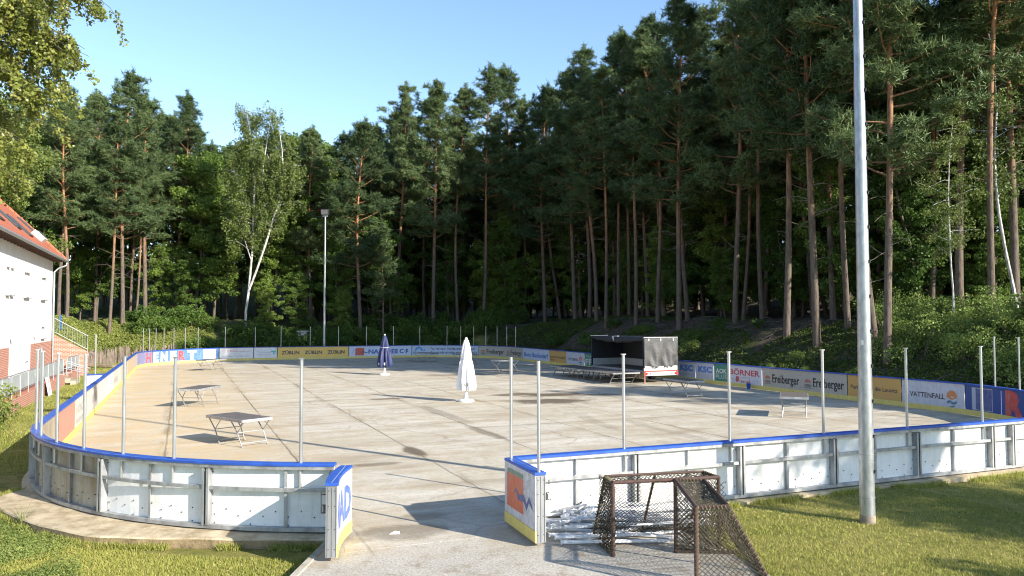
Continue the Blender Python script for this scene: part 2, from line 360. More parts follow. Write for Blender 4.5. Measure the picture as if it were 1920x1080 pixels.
M['grass'] = foliage('grass_blades', (.19, .22, .04), (.40, .40, .10), (.56, .48, .22), .3, .1, .25)
M['reed'] = foliage('pale_reed_blades', (.2, .22, .07), (.38, .38, .17), None, .3, .1)

def barkmat(name, low, high, z0, z1, dark):
    m, nt, b, out = newmat(name)
    tc = nt.nodes.new('ShaderNodeTexCoord'); sep = nt.nodes.new('ShaderNodeSeparateXYZ'); nt.links.new(tc.outputs['Object'], sep.inputs[0])
    mp = nt.nodes.new('ShaderNodeMapping'); mp.inputs['Scale'].default_value = (5, 5, 1.1); nt.links.new(tc.outputs['Object'], mp.inputs[0])
    n = noise(nt, mp.outputs[0], 1.6, 6, .75); n2 = noise(nt, tc.outputs['Object'], .5, 3)
    zz = math_(nt, 'DIVIDE', math_(nt, 'SUBTRACT', math_(nt, 'ADD', sep.outputs[2], math_(nt, 'MULTIPLY', n2, 3)), z0), (z1 - z0))
    col = mix(nt, ramp(nt, zz, [(0, 0), (1, 1)]), low, high)
    col = mix(nt, ramp(nt, n, [(.38, .8), (.55, 0)]), col, dark)
    nt.links.new(col, b.inputs['Base Color']); b.inputs['Roughness'].default_value = .95; b.inputs['Specular IOR Level'].default_value = .15
    bump(nt, b, n, .7, .04); return m
M['pinebark'] = barkmat('pine_bark', (.155, .125, .10), (.40, .20, .10), 7, 15, (.065, .047, .036))
M['bark'] = barkmat('grey_bark', (.13, .11, .085), (.16, .14, .10), 2, 8, (.05, .04, .03))
M['deadwood'] = pm('dead_twigs', (.22, .18, .14), (.12, .09, .07), 5, .95)
M['paperbark'] = barkmat('birch_bark', (.55, .53, .49), (.62, .60, .56), 2, 10, (.10, .09, .08))

# ---------------------------------------------------------------- mesh building
class MB:
    def __init__(s): s.v = []; s.f = []; s.mi = []; s.uv = {}
    def add(s, vs, fs, mi=0):
        o = len(s.v); s.v += [tuple(p) for p in vs]; s.f += [tuple(i + o for i in f) for f in fs]; s.mi += [mi] * len(fs)
    def box(s, c, size, rz=0, mi=0, R=None):
        hx, hy, hz = size[0] / 2, size[1] / 2, size[2] / 2
        cr, sr = math.cos(rz), math.sin(rz); vs = []
        for z in (-hz, hz):
            for x, y in ((-hx, -hy), (hx, -hy), (hx, hy), (-hx, hy)):
                if R is not None: p = R @ Vector((x, y, z)); vs.append((c[0] + p.x, c[1] + p.y, c[2] + p.z))
                else: vs.append((c[0] + x * cr - y * sr, c[1] + x * sr + y * cr, c[2] + z))
        s.add(vs, [(0, 3, 2, 1), (4, 5, 6, 7), (0, 1, 5, 4), (1, 2, 6, 5), (2, 3, 7, 6), (3, 0, 4, 7)], mi)
    def bar(s, p0, p1, w, h, mi=0, up=(0, 0, 1)):
        p0, p1 = Vector(p0), Vector(p1); d = p1 - p0; L = d.length; d.normalize(); u = Vector(up)
        x = d.cross(u)
        if x.length < 1e-4: x = d.cross(Vector((1, 0, 0)))
        x.normalize(); u = x.cross(d)
        s.box((p0 + p1) / 2, (w, L, h), 0, mi, Matrix((x, d, u)).transposed())
    def tube(s, pts, rad, n=8, mi=0, caps=True):
        pts = [Vector(p) for p in pts]
        if not hasattr(rad, '__len__'): rad = [rad] * len(pts)
        o = len(s.v); vs = []; pr = None
        for i, p in enumerate(pts):
            t = (pts[min(i + 1, len(pts) - 1)] - pts[max(i - 1, 0)]).normalized()
            if pr is None: pr = t.cross(Vector((0, 0, 1)) if abs(t.z) < .9 else Vector((1, 0, 0))).normalized()
            else:
                pr = (pr - t * pr.dot(t)); pr = pr.normalized() if pr.length > 1e-5 else t.orthogonal().normalized()
            q = t.cross(pr)
            for k in range(n):
                a = 2 * PI * k / n; vs.append(p + (pr * math.cos(a) + q * math.sin(a)) * rad[i])
        fs = []
        for i in range(len(pts) - 1):
            for k in range(n):
                k2 = (k + 1) % n; fs.append((i * n + k, i * n + k2, (i + 1) * n + k2, (i + 1) * n + k))
        if caps: fs.append(tuple(range(n - 1, -1, -1))); fs.append(tuple((len(pts) - 1) * n + k for k in range(n)))
        s.add(vs, fs, mi)
    def lathe(s, prof, n=24, c=(0, 0, 0), mi=0, fold=None):
        vs = []; fs = []
        for r, z in prof:
            for k in range(n):
                a = 2 * PI * k / n; rr = r * (fold(a, z) if fold else 1)
                vs.append((c[0] + rr * math.cos(a), c[1] + rr * math.sin(a), c[2] + z))
        for i in range(len(prof) - 1):
            for k in range(n):
                k2 = (k + 1) % n; fs.append((i * n + k, i * n + k2, (i + 1) * n + k2, (i + 1) * n + k))
        fs.append(tuple(range(n - 1, -1, -1))); fs.append(tuple((len(prof) - 1) * n + k for k in range(n)))
        s.add(vs, fs, mi)
    def prism(s, poly, z0, z1, mi=0):
        n = len(poly); vs = [(x, y, z0) for x, y in poly] + [(x, y, z1) for x, y in poly]
        fs = [tuple(range(n - 1, -1, -1)), tuple(range(n, 2 * n))] + [(i, (i + 1) % n, n + (i + 1) % n, n + i) for i in range(n)]
        s.add(vs, fs, mi)
    def build(s, name, mats, parent=None, smooth=False, bevel=0, uv=None, link=True):
        me = bpy.data.meshes.new(name); me.from_pydata(s.v, [], s.f)
        for m in (mats if isinstance(mats, (list, tuple)) else [mats]): me.materials.append(m)
        if any(s.mi): me.polygons.foreach_set('material_index', s.mi)
        if smooth: me.polygons.foreach_set('use_smooth', [True] * len(me.polygons))
        if uv:
            ul = me.uv_layers.new(name='UVMap')
            for l in me.loops: ul.data[l.index].uv = uv(me.vertices[l.vertex_index].co)
        me.update(); o = bpy.data.objects.new(name, me)
        if link: COL.objects.link(o)
        if bevel:
            bm = o.modifiers.new('bevel', 'BEVEL'); bm.width = bevel; bm.segments = 2; bm.limit_method = 'ANGLE'
        if smooth and not bevel:
            try: me.set_sharp_from_angle(angle=math.radians(45))
            except Exception: pass
        if parent is not None: setparent(o, parent)
        return o
def np_mesh(name, V, F, mat, parent=None, smooth=False):
    V = np.asarray(V, np.float32); F = np.asarray(F, np.int32); k = F.shape[1]
    me = bpy.data.meshes.new(name); me.vertices.add(len(V)); me.vertices.foreach_set('co', V.ravel())
    me.loops.add(F.size); me.loops.foreach_set('vertex_index', F.ravel())
    me.polygons.add(len(F)); me.polygons.foreach_set('loop_start', np.arange(0, F.size, k, dtype=np.int32))
    me.polygons.foreach_set('loop_total', np.full(len(F), k, np.int32)) if False else None
    me.update(calc_edges=True); me.materials.append(mat)
    if smooth: me.polygons.foreach_set('use_smooth', [True] * len(me.polygons))
    o = bpy.data.objects.new(name, me); COL.objects.link(o)
    if parent is not None: setparent(o, parent)
    return o

# ---------------------------------------------------------------- terrain
def S(t): t = min(1, max(0, t)); return t * t * (3 - 2 * t)
_rt = random.Random(5)
def vnoise(x, y, _g={}):
    xi, yi = math.floor(x), math.floor(y)
    def r(i, j):
        k = (i, j)
        if k not in _g: _g[k] = random.Random(i * 92821 + j * 68917).random()
        return _g[k]
    fx, fy = x - xi, y - yi; fx = fx * fx * (3 - 2 * fx); fy = fy * fy * (3 - 2 * fy)
    return (r(xi, yi) * (1 - fx) + r(xi + 1, yi) * fx) * (1 - fy) + (r(xi, yi + 1) * (1 - fx) + r(xi + 1, yi + 1) * fx) * fy
def terr_ab(a, b):
    dR = a - (RW + .9); dF = b - (far_b(a) + 1.3); dL = min(-3.1 - a, (b - 47.3) * .8)
    fade = S((b + 16) / 12)
    hR = (S(dR / 9.5) * 3.7 + max(0, dR - 12) * .03 + S((dR - 22) / 40) * 9) * fade
    hF = S(dF / 11) * 3.3 + max(0, dF - 9) * .03 + S((dF - 26) / 40) * 8
    hL = S(dL / .9) * .9 + S(dL / 3.8) * 2.7 + max(0, dL - 3) * .06
    cornerR = math.hypot(max(0, a - (RW - RR)), max(0, b - (RL - RR))) - RR - 1.2 if (a > RW - RR and b > RL - RR - 2) else -9
    hC = S(cornerR / 10) * 3.4
    h = max(hR, hF, hL, hC)
    amp = min(1, h / 1.2)
    h += (vnoise(a * .35, b * .35) - .5) * .7 * amp + (vnoise(a * 1.1 + 7, b * 1.1) - .5) * .25 * amp
    if h < .05:
        h = -.04 + (vnoise(a * .5, b * .5) - .5) * .03
        k = S((6.3 - a) / .8) * S((7 - b) / 3)
        if a < 7 and b < 10: h -= .13 * k
        if a > 18 and b < 3: h -= .05
    return h
def terr(x, y): return terr_ab(*loc(x, y))
def make_ground():
    def axis(lo, hi, step, far, n):
        core = np.arange(lo, hi + 1e-6, step); g = np.geomspace(1, far, n)
        return np.concatenate([(lo - g)[::-1], core, hi + g])
    A = axis(-22, 62, .7, 900, 22); B = axis(-16, 96, .7, 900, 22)
    V = []; Z = []
    for b in B:
        for a in A:
            x, y = wor(a, b); z = terr_ab(a, b); V.append((x, y, z))
            lit = S((a - RW - .8) / 1.5) * S((b + 12) / 6); lit = max(lit, S((b - RL - 3) / 3)); rough = S((-2.6 - a) / 1.5) * S((b - 46) / 3) * S((92 - b) / 20)
            rough = max(rough, S((b - RL - 1) / 2) * S((18 - a) / 8) * .6)
            Z.append((lit, rough, 0))
    na, nb = len(A), len(B)
    idx = np.arange(na * nb).reshape(nb, na)
    F = np.stack([idx[:-1, :-1], idx[:-1, 1:], idx[1:, 1:], idx[1:, :-1]], -1).reshape(-1, 4)
    # no turf under the rink slab and the path
    o = np_mesh('ground', V, F, M['ground'], smooth=True)
    at = o.data.attributes.new('zone', 'FLOAT_VECTOR', 'POINT'); at.data.foreach_set('vector', np.array(Z, np.float32).ravel())
    tag(o, kind='structure'); return o
make_ground()
# rink slab: one sheet with rounded corners, a thick edge, running out to the path
def slab():
    mb = MB(); pts = [wor(8.6, -.6), wor(8.7, -.28)] + [bpt(s, -.28, 0)[:2] for s in np.arange(0.2, STOT, .6)] + [wor(5.6, -.3), wor(5.55, -.6)]
    mb.prism(pts, -.3, .004); o = mb.build('rink_floor', M['floor']); tag(o, kind='structure')
slab()
PATHL = [(-3.02, 13.55), (-3.0, 13.0), (-3.08, 11.4), (-3.3, 7.0), (-3.6, 3.0)]
PATHR = [(4.9, 3.0), (4.3, 8.0), (3.62, 11.3), (3.1, 13.6), (2.95, 15.05)]
def path():
    mb = MB(); mb.prism(PATHL[::-1][::-1] + PATHR, -.2, .0015)
    o = mb.build('path', M['floor']); tag(o, kind='structure')
path()
def kerbs():
    # broad concrete footing around the near left corner
    mb = MB(); ss = np.concatenate([[157.2, 157.27, 157.35, 157.6], np.arange(157.9, STOT, .3)]); vs = []; fs = []
    for s in ss:
        w = float(np.interp(s, [157.2, 157.35, 157.9, 160, 162, 163.4, 164.6, 166], [.04, .45, .80, .88, .92, .52, .36, .28]))
        for off, z in ((-.10, .012), (-.10 - w, .004), (-.12 - w, -.02), (-.12 - w, -.30)):
            vs.append(bpt(s, off, z + .006 * math.sin(s * 5)))
    n = len(ss)
    for i in range(n - 1):
        for k in range(3): fs.append((i * 4 + k, i * 4 + k + 1, (i + 1) * 4 + k + 1, (i + 1) * 4 + k))
    mb.add(vs, fs, 0)
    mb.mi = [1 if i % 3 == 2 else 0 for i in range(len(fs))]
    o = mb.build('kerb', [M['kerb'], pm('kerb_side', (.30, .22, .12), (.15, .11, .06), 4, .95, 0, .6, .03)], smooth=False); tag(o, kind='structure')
    # stone edging of the path, block by block, left and right
    mb = MB()
    for P in (PATHL, PATHR[::-1]):
        for i in range(len(P) - 1):
            p, q = Vector((*P[i], 0)), Vector((*P[i + 1], 0)); L = (q - p).length; nseg = max(1, round(L / 1.0))
            for k in range(nseg):
                s0 = p.lerp(q, k / nseg); s1 = p.lerp(q, (k + 1) / nseg - .012 / L)
                off = Vector((-.06 if P is PATHL else .06, 0, 0))
                hz = .02 if P is PATHL else .0
                mb.bar(s0 + off + Vector((0, 0, hz - .12)), s1 + off + Vector((0, 0, hz - .12)), .12, .24)
    o = mb.build('path_edging', M['kerbgrey'], bevel=.012); tag(o, kind='structure')
    # narrow footing under the near right boards
    mb = MB(); ss = np.arange(.2, 14.0, .5)
    vs = []; fs = []
    for s in ss:
        for off, z in ((-.10, .010), (-.34, .004), (-.35, -.25)): vs.append(bpt(s, off, z))
    for i in range(len(ss) - 1):
        for k in range(2): fs.append((i * 3 + k, i * 3 + k + 1, (i + 1) * 3 + k + 1, (i + 1) * 3 + k))
    mb.add(vs, fs); o = mb.build('board_footing', M['kerb']); tag(o, kind='structure')
kerbs()

# ---------------------------------------------------------------- dasher boards
def strip(mb, s0, s1, prof, step=.42, mi=0):
    """sweep a closed profile of (offset, z) along the rink edge"""
    n = max(1, int(math.ceil(abs(s1 - s0) / step))); vs = []; fs = []; k = len(prof)
    for i in range(n + 1):
        s = s0 + (s1 - s0) * i / n
        for off, z in prof: vs.append(bpt(s, off, z))
    for i in range(n):
        for j in range(k):
            j2 = (j + 1) % k; fs.append((i * k + j, i * k + j2, (i + 1) * k + j2, (i + 1) * k + j))
    fs.append(tuple(range(k - 1, -1, -1))); fs.append(tuple(n * k + j for j in range(k)))
    mb.add(vs, fs, mi)
def rect(o0, o1, z0, z1): return [(o0, z0), (o1, z0), (o1, z1), (o0, z1)]
def text_mesh(txt, h, width=None, shear=0, bold=0.0):
    cu = bpy.data.curves.new('t', 'FONT'); cu.body = txt; cu.size = 1; cu.shear = shear; cu.offset = bold; cu.resolution_u = 2; cu.fill_mode = 'FRONT'
    o = bpy.data.objects.new('t', cu); COL.objects.link(o); bpy.context.view_layer.update()
    me = bpy.data.meshes.new_from_object(o.evaluated_get(bpy.context.evaluated_depsgraph_get()))
    V = np.array([v.co[:2] for v in me.vertices]); F = [tuple(p.vertices) for p in me.polygons]
    bpy.data.objects.remove(o); bpy.data.curves.remove(cu); bpy.data.meshes.remove(me)
    mn, mx = V.min(0), V.max(0); V = V - [mn[0], 0]
    capH = .7; V = V * (h / capH)
    if width: V[:, 0] *= width / V[:, 0].max()
    return V, F
COLS = {}
def cmat(c):
    k = tuple(c)
    if k not in COLS: COLS[k] = dirty('print_%d' % len(COLS), k, (.42, .38, .32), .35, 6, pock=.35)
    return COLS[k]
def letter(parent, txt, sL, z0, h, width, color, shear=0, bold=.0, off=.0205, name='lettering', mapf=None):
    """sL: where the text starts, running to smaller s (left to right seen from inside)"""
    V, F = text_mesh(txt, h, width, shear, bold)
    f = mapf or (lambda u, z: bpt(sL - u, off, z))
    vs = [f(u, z0 + w) for u, w in V]
    mb = MB(); mb.add(vs, F); return mb.build(name, cmat(color) if not isinstance(color, bpy.types.Material) else color, parent)
def shape(parent, pts, sL, z0, color, name='logo', off=.0205, mapf=None):
    f = mapf or (lambda u, z: bpt(sL - u, off, z)); mb = MB()
    mb.add([f(u, z0 + w) for u, w in pts], [tuple(range(len(pts)))]); return mb.build(name, cmat(color), parent)
def ell(cx, cz, rx, rz, n=20, a0=0, a1=2 * PI): return [(cx + rx * math.cos(a0 + (a1 - a0) * i / n), cz + rz * math.sin(a0 + (a1 - a0) * i / n)) for i in range(n + (0 if abs(a1 - a0 - 2 * PI) < .01 else 1))]
def advert(run, sL, sR, base, dirt=(.42, .38, .32), amt=.35, label=None, pock=.5):
    mb = MB(); strip(mb, sR + .006, sL - .006, rect(-.012, .016, .20, 1.145), .5)
    m = dirty('advert_panel', base, dirt, amt, 4, pock=pock); o = mb.build('panel', m, run)
    if label: o['label'] = label
    return o
POSTR = .030
def post(run, s, z0=1.2, z1=3.0, cap=True, mat=None, off=-.02):
    x, y, _ = bpt(s, off); mb = MB()
    mb.tube([(x, y, z0), (x, y, z1)], POSTR, 10)
    mb.box((x, y, z1 + .006), (.075, .075, .018), math.atan2(btan(s)[1], btan(s)[0]))
    return mb.build('post', mat or M['alu'], run, smooth=False)
def capjoin(run, s0, s1):
    mb = MB(); strip(mb, s0, s1, [(-.13, 1.152), (.07, 1.152), (.07, 1.19), (.055, 1.2), (-.115, 1.2), (-.13, 1.19)], .35)
    mb.build('cap_rail', M['cap'], run)
def kick(run, s0, s1):
    mb = MB(); strip(mb, s0, s1, rect(.0165, .028, .012, .215), .5); mb.build('kick_strip', M['yellow'], run)

def frame_run(run, s0, s1, joints, studs, matf):
    """the outside of the boards: channel posts at the joints, studs, rails and the white back sheets with bolts"""
    js = [s0] + joints + [s1]
    for i in range(len(js) - 1):
        mb = MB(); strip(mb, js[i] + .004, js[i + 1] - .004, rect(-.012, .016, .05, 1.145), .4)
        sh = mb.build('back_sheet', matf(js[i]), run)
        rb = random.Random(int(js[i] * 10)); mb = MB(); L = js[i + 1] - js[i]
        n = int(L / .21)
        for k in range(n):
            s = js[i] + (k + .5) * L / n; z = .30 + (.06 if k % 2 else -.04) + rb.uniform(-.01, .01)
            for zz in ([z] if k % 3 else [z, .12]):
                p = bpt(s, -.016, zz); mb.box(p, (.018, .018, .018), rb.random())
        for zz in (.45, .75, 1.0):
            for e in (js[i] + .07, js[i + 1] - .07):
                mb.box(bpt(e, -.016, zz), (.016, .016, .016))
        mb.build('bolts', M['bolt'], sh)
    for z0, z1, o0, o1, nm in ((.035, .10, -.125, -.0125, 'bottom_rail'), (1.09, 1.150, -.115, -.0125, 'top_rail')):
        mb = MB(); strip(mb, s0, s1, rect(o0, o1, z0, z1), .4); mb.build(nm, M['frame'], run)
    for i in range(len(js) - 1):
        mb = MB(); strip(mb, js[i] + .07, js[i + 1] - .07, rect(-.125, -.075, .715, .775), .4); mb.build('mid_rail', M['frame'], run)
    for s in js:
        mb = MB()
        for d in (-.06, .06):
            ss = min(max(s + d, s0 + .01), s1 - .01)
            p = bpt(ss, -.078, .59); mb.box(p, (.008, .128, .978), math.atan2(btan(ss)[1], btan(ss)[0]))
            p = bpt(ss + (.018 if d < 0 else -.018), -.146, .59); mb.box(p, (.044, .008, .978), math.atan2(btan(ss)[1], btan(ss)[0]))
        mb.build('channel_post', M['frame'], run)
    for s in studs:
        mb = MB(); r = math.atan2(btan(s)[1], btan(s)[0])
        mb.box(bpt(s - .02, -.044, .40), (.007, .060, .60), r); mb.box(bpt(s + .006, -.074, .40), (.05, .006, .60), r)
        mb.box(bpt(s - .02, -.044, .935), (.007, .060, .31), r); mb.box(bpt(s + .006, -.074, .935), (.05, .006, .31), r)
        mb.build('stud', M['frame'], run)
def low_tube(run, s, mat=None):
    x, y, _ = bpt(s, -.052); mb = MB(); mb.tube([(x, y, .78), (x, y, 1.152)], .03, 8); mb.build('post_socket', M['alu'], run)

# near right run
x0, y0, _ = bpt(7, 0)
rn = empty('rink_boards', (x0, y0, 0), 0, 'near right stretch of low white rink boards with blue cap, behind the two goals', 'boards', 'stretches of boards round the rink')
def rel(run):   # parts are built in world space: move them under their thing
    for ch in KIDS.get(run.name, []): ch.matrix_parent_inverse = Matrix.Translation(-run.location)
J = [2.62, 5.12, 7.62, 10.12, 12.62, 13.35]
frame_run(rn, .1, 20.5, J + [15.85, 18.2], [1.35, 3.85, 6.35, 8.85, 11.35, 14.6, 17.0], lambda s: M['whitesheet'])
capjoin(rn, .1, 20.5); kick(rn, .1, 20.5)
for s in (2.4, 4.9, 7.4, 9.9, 12.4, 15.0, 17.5): post(rn, s); low_tube(rn, s)
mb = MB(); strip(mb, 14.5, 20.4, rect(.017, .02, .2, 1.14), .4); mb.build('panel', dirty('blue_end_panel', (.03, .06, .22), (.2, .2, .25), .3), rn)
# near left run with the curved corner
x0, y0, _ = bpt(160, 0)
rl = empty('rink_boards', (x0, y0, 0), 0, 'curved near left corner of the rink boards standing on a broad concrete footing', 'boards', 'stretches of boards round the rink')
JL = [154.2, 156.7, 159.35, 161.85, 164.35]
frame_run(rl, 152.5, STOT - .12, [156.4, 158.55, 160.95, 163.45], [157.4, 159.75, 162.2, 164.9, 154.5], lambda s: M['shadedsheet'] if s < 160 else M['whitesheet'])
capjoin(rl, 152.5, STOT - .1)
for s in (165.15, 162.7, 161.45, 160.2, 158.95, 157.7, 156.45, 155.2): post(rl, s); low_tube(rl, s)
# left side run
x0, y0, _ = bpt(130, 0)
rs = empty('rink_boards', (x0, y0, 0), 0, 'long left side of the rink boards with faded adverts, beside the brick ramp', 'boards', 'stretches of boards round the rink')
capjoin(rs, 109.0, 152.45); kick(rs, 109.0, 152.5); kick(rl, 152.5, STOT - .1)
post(rs, 136.6, off=-.5); post(rs, 109.0)
mb = MB(); x, y, _ = bpt(136.6, -.5); mb.box((x, y, .6), (.7, .5, 1.14), TH); mb.build('side_box', M['whitesheet'], rs, bevel=.01)
mb = MB(); mb.box((x, y, 1.185), (.8, .6, .03), TH); mb.build('box_lid', M['cap'], rs, bevel=.005)
ads_left = [(152.5, 148.6, (.50, .22, .15), 'faded salmon pink panel'), (148.55, 143.5, (.60, .57, .52), 'washed-out panel with ghosted grey lettering'),
            (143.45, 140.8, (.52, .49, .45), None), (140.75, 137.0, (.62, .60, .57), None), (136.95, 133.5, (.68, .67, .64), None),
            (133.45, 128.0, (.58, .55, .50), None), (127.95, 122.0, (.52, .46, .36), None), (121.95, 116.0, (.50, .38, .22), 'orange-stained panel'), (115.95, 111.0, (.42, .36, .30), None)]
for k, (l, r, c, lb) in enumerate(ads_left):
    p = advert(rs, l, r, c, (.34, .30, .26), .7, lb, .7)
    if k == 1:
        letter(p, 'HOCH', 148.2, .62, .26, 2.3, (.42, .40, .37), bold=.02); letter(p, 'TIEFBAU', 148.4, .30, .16, 2.6, (.45, .43, .40))
    if k == 2: letter(p, 'BAU', 143.2, .5, .34, 1.7, (.34, .30, .34), bold=.03)
    if k == 5: letter(p, 'WERK', 133.0, .45, .30, 2.6, (.45, .42, .40))
# far end run
x0, y0, _ = bpt(90, 0)
rf = empty('rink_boards', (x0, y0, 0), 0, 'far end of the rink boards with orange, blue and beige adverts, below the forest', 'boards', 'stretches of boards round the rink')
capjoin(rf, 69.5, 108.95); kick(rf, 69.5, 109.0)
for s in (70.55, 72.2, 73.65, 75.1, 76.5, 77.9, 79.3, 81.95, 84.5, 87.1, 89.7, 92.3, 94.9, 97.15, 99.75, 102.2, 103.45, 104.65, 105.8, 106.85, 107.85): post(rf, s)
p = advert(rf, 110.95, 107.4, (.16, .17, .34), (.3, .28, .35), .7, 'faded violet and red panel', .5)
p2 = advert(rf, 107.35, 100.3, (.05, .16, .40), (.25, .28, .42), .6, 'blue panel with white and red block letters')
letter(p, 'H', 108.45, .28, .74, .9, (.55, .05, .06), bold=.045)
for ch_, sl_, w_, c_ in (('E', 107.28, .86, 0), ('N', 106.28, 1.0, 0), ('E', 105.12, .82, 0), ('R', 104.22, .84, 1), ('T', 103.30, 1.05, 0)):
    letter(p2, ch_, sl_ - .06, .29, .74, w_ * .84, (.60, .05, .05) if c_ else (.84, .84, .82), bold=.045)
shape(p2, [(0, 0), (1.12, 0), (1.12, .80), (0, .80)], 101.72, .28, (.72, .72, .76), 'logo'); shape(p2, [(.05, .05), (1.07, .05), (1.07, .75), (.05, .75)], 101.72, .28, (.10, .16, .42), 'logo', .0225)
letter(p2, 'S', 101.5, .50, .46, .72, (.62, .10, .14), bold=.07, off=.0245); letter(p2, 'E', 101.45, .34, .24, .5, (.8, .8, .82), bold=.06, off=.026)
p = advert(rf, 100.25, 97.3, (.78, .78, .77)); letter(p, 'FFK', 99.6, .86, .14, .9, (.55, .22, .2)); 
shape(p, [(0, 0), (1.9, 0), (1.9, .02), (0, .02)], 99.5, .82, (.6, .15, .12)); letter(p, 'Feuerfest Kanalbau', 99.5, .36, .14, 1.9, (.42, .42, .45))
p = advert(rf, 97.25, 95.25, (.78, .79, .78)); letter(p, 'Technologie', 96.9, .66, .15, 1.1, (.35, .4, .42)); letter(p, 'Kompetenz', 96.9, .44, .15, 1.1, (.45, .42, .42))
shape(p, [(0, .3), (.45, .3), (.45, .18), (.28, .18), (.28, 0), (.16, 0), (.16, .18), (0, .18)], 95.78, .55, (.08, .50, .45)); letter(p, 'K', 95.5, .5, .2, .2, (.1, .5, .6))
p = advert(rf, 95.2, 88.78, (.78, .50, .11), (.74, .58, .24), .5, 'orange-yellow panel repeating one black name three times', .25)
for k in range(3): letter(p, 'ZÜBLIN', 94.85 - k * 2.06, .50, .30, 1.58, (.03, .03, .04), bold=.035)
p = advert(rf, 88.73, 82.75, (.60, .67, .80), (.45, .48, .55), .4, 'pale blue panel with red square and blue lettering')
shape(p, [(.1, .1), (.3, .55), (.18, .6), (.38, .62), (.32, .3)], 88.6, .3, (.4, .55, .7)); shape(p, [(0, 0), (.85, 0), (.85, .72), (.1, .72), (0, .6)], 88.15, .28, (.58, .10, .05))
shape(p, [(0, .1), (.25, .18), (.5, .08), (.75, .2), (.72, .27), (.5, .16), (.25, .27), (0, .2)], 87.6, .40, (.03, .05, .2), off=.0225)
letter(p, 'NA', 86.9, .44, .40, 1.0, (.03, .10, .38), bold=.035); letter(p, 'DEBOR', 85.25, .44, .40, 2.4, (.03, .10, .38), bold=.035)
p = advert(rf, 82.7, 75.95, (.46, .55, .66), (.42, .44, .5), .35, 'pale blue panel of two lines of dark lettering')
shape(p, [(0, .05), (.15, .35), (.45, .6), (.75, .6), (1.0, .25), (.85, .2), (.62, .42), (.45, .42), (.25, .2), (.2, .0)], 82.6, .42, (.02, .25, .62)); shape(p, [(1.05, 0), (1.2, 0), (1.2, .3), (1.02, .38)], 82.6, .44, (.04, .35, .7))
letter(p, 'Forster Industrie und', 81.0, .74, .22, 4.6, (.04, .05, .09), bold=.02); letter(p, 'Kesselreinigungs GmbH', 81.0, .38, .22, 4.9, (.05, .06, .10), bold=.02)
def freib(run, l, r, n=2, first=0):
    p = advert(run, l, r, (.47, .43, .36), (.36, .30, .22), .5, 'beige panel repeating a black blackletter name', .4); w = (l - r) / n
    for k in range(n):
        s = l - w * k
        shape(p, ell(w * .14, .62, w * .075, .16, 14, 0, PI), s, 0, (.45, .14, .10)); shape(p, ell(w * .14, .48, w * .09, .07, 12), s, 0, (.20, .19, .15))
        shape(p, [(w * .04, .34), (w * .24, .34), (w * .22, .40), (w * .06, .40)], s, 0, (.25, .22, .18))
        # upright broken-stroke letters
        letter(p, 'Freiberger', s - w * .26, .46, .40, w * .68, M['black'], shear=.0, bold=.022)
        for q in range(5): shape(p, [(w * (.30 + q * .13), .44), (w * (.33 + q * .13), .47), (w * (.30 + q * .13), .50), (w * (.27 + q * .13), .47)], s, 0, (.03, .03, .03), 'lettering', .0225)
    return p
freib(rf, 75.9, 68.9)
# right side run
x0, y0, _ = bpt(45, 0)
rr = empty('rink_boards', (x0, y0, 0), 0, 'long right side of the rink boards with adverts, at the foot of the wooded bank', 'boards', 'stretches of boards round the rink')
capjoin(rr, 20.55, 69.45); kick(rr, 20.55, 69.45)
for s in (24.95, 23.65, 22.4, 21.15): post(rr, s)
p = advert(rr, 68.85, 63.5, (.55, .60, .72), (.38, .42, .52), .4, 'pale panel with tall blue lettering'); letter(p, 'Born Baubedarf', 68.6, .45, .36, 4.9, (.03, .16, .50), bold=.03)
def partner(l, r, small=False):
    p = advert(rr, l, r, (.58, .33, .10), (.50, .38, .12), .7, 'orange panel with one line of black lettering', .3); w = l - r
    letter(p, 'Partner für die Lausitz', l - w * .06, .56, .17, w * .88, (.04, .03, .03), bold=.015)
    if small: letter(p, 'Partner', l - w * .06, .34, .15, w * .3, (.38, .08, .04), bold=.03)
def vatt(l, r):
    p = advert(rr, l, r, (.55, .57, .63), (.34, .34, .38), .55, 'white panel with dark lettering and an orange and blue ball', .6); w = l - r
    letter(p, 'VATTENFALL', l - w * .13, .50, .20, w * .56, (.03, .03, .05), bold=.025)
    c = w * .80; R1 = min(.24, w * .09)
    shape(p, ell(c, .62, R1, .25, 16, .12, PI - .0), l, 0, (.60, .20, .05)); shape(p, [(c - R1, .60), (c - R1 * .5, .54), (c, .50), (c + R1, .60), (c + R1 * .8, .66), (c, .58), (c - R1 * .5, .66)], l, 0, (.62, .25, .08))
    shape(p, [(c - R1, .44), (c - R1 * .4, .50), (c + R1 * .3, .42), (c + R1, .48), (c + R1 * .85, .36), (c + R1 * .2, .32), (c - R1 * .4, .38), (c - R1 * .85, .34)], l, 0, (.06, .20, .28))
    shape(p, [(c - R1 * .5, .24), (c, .28), (c + R1 * .7, .30), (c + R1 * .3, .20), (c - R1 * .2, .18)], l, 0, (.06, .20, .28))
partner(63.45, 60.45, True); vatt(60.4, 57.4)
p = advert(rr, 57.35, 55.0, (.05, .22, .16), label='green panel with pale capital letters'); letter(p, 'FFK', 57.2, .3, .42, 1.7, (.55, .6, .55), bold=.02); letter(p, 'FORST', 57.1, .86, .12, 1.4, (.5, .58, .5))
p = advert(rr, 54.95, 45.4, (.55, .57, .62))
p = advert(rr, 45.35, 43.6, (.50, .54, .62), label='pale panel with blue capitals K, S and C, nearer the trailer'); letter(p, 'KSC', 45.15, .62, .32, 1.3, (.03, .18, .58), bold=.05); letter(p, 'Anlagenbau', 45.25, .36, .15, 1.5, (.45, .46, .5))
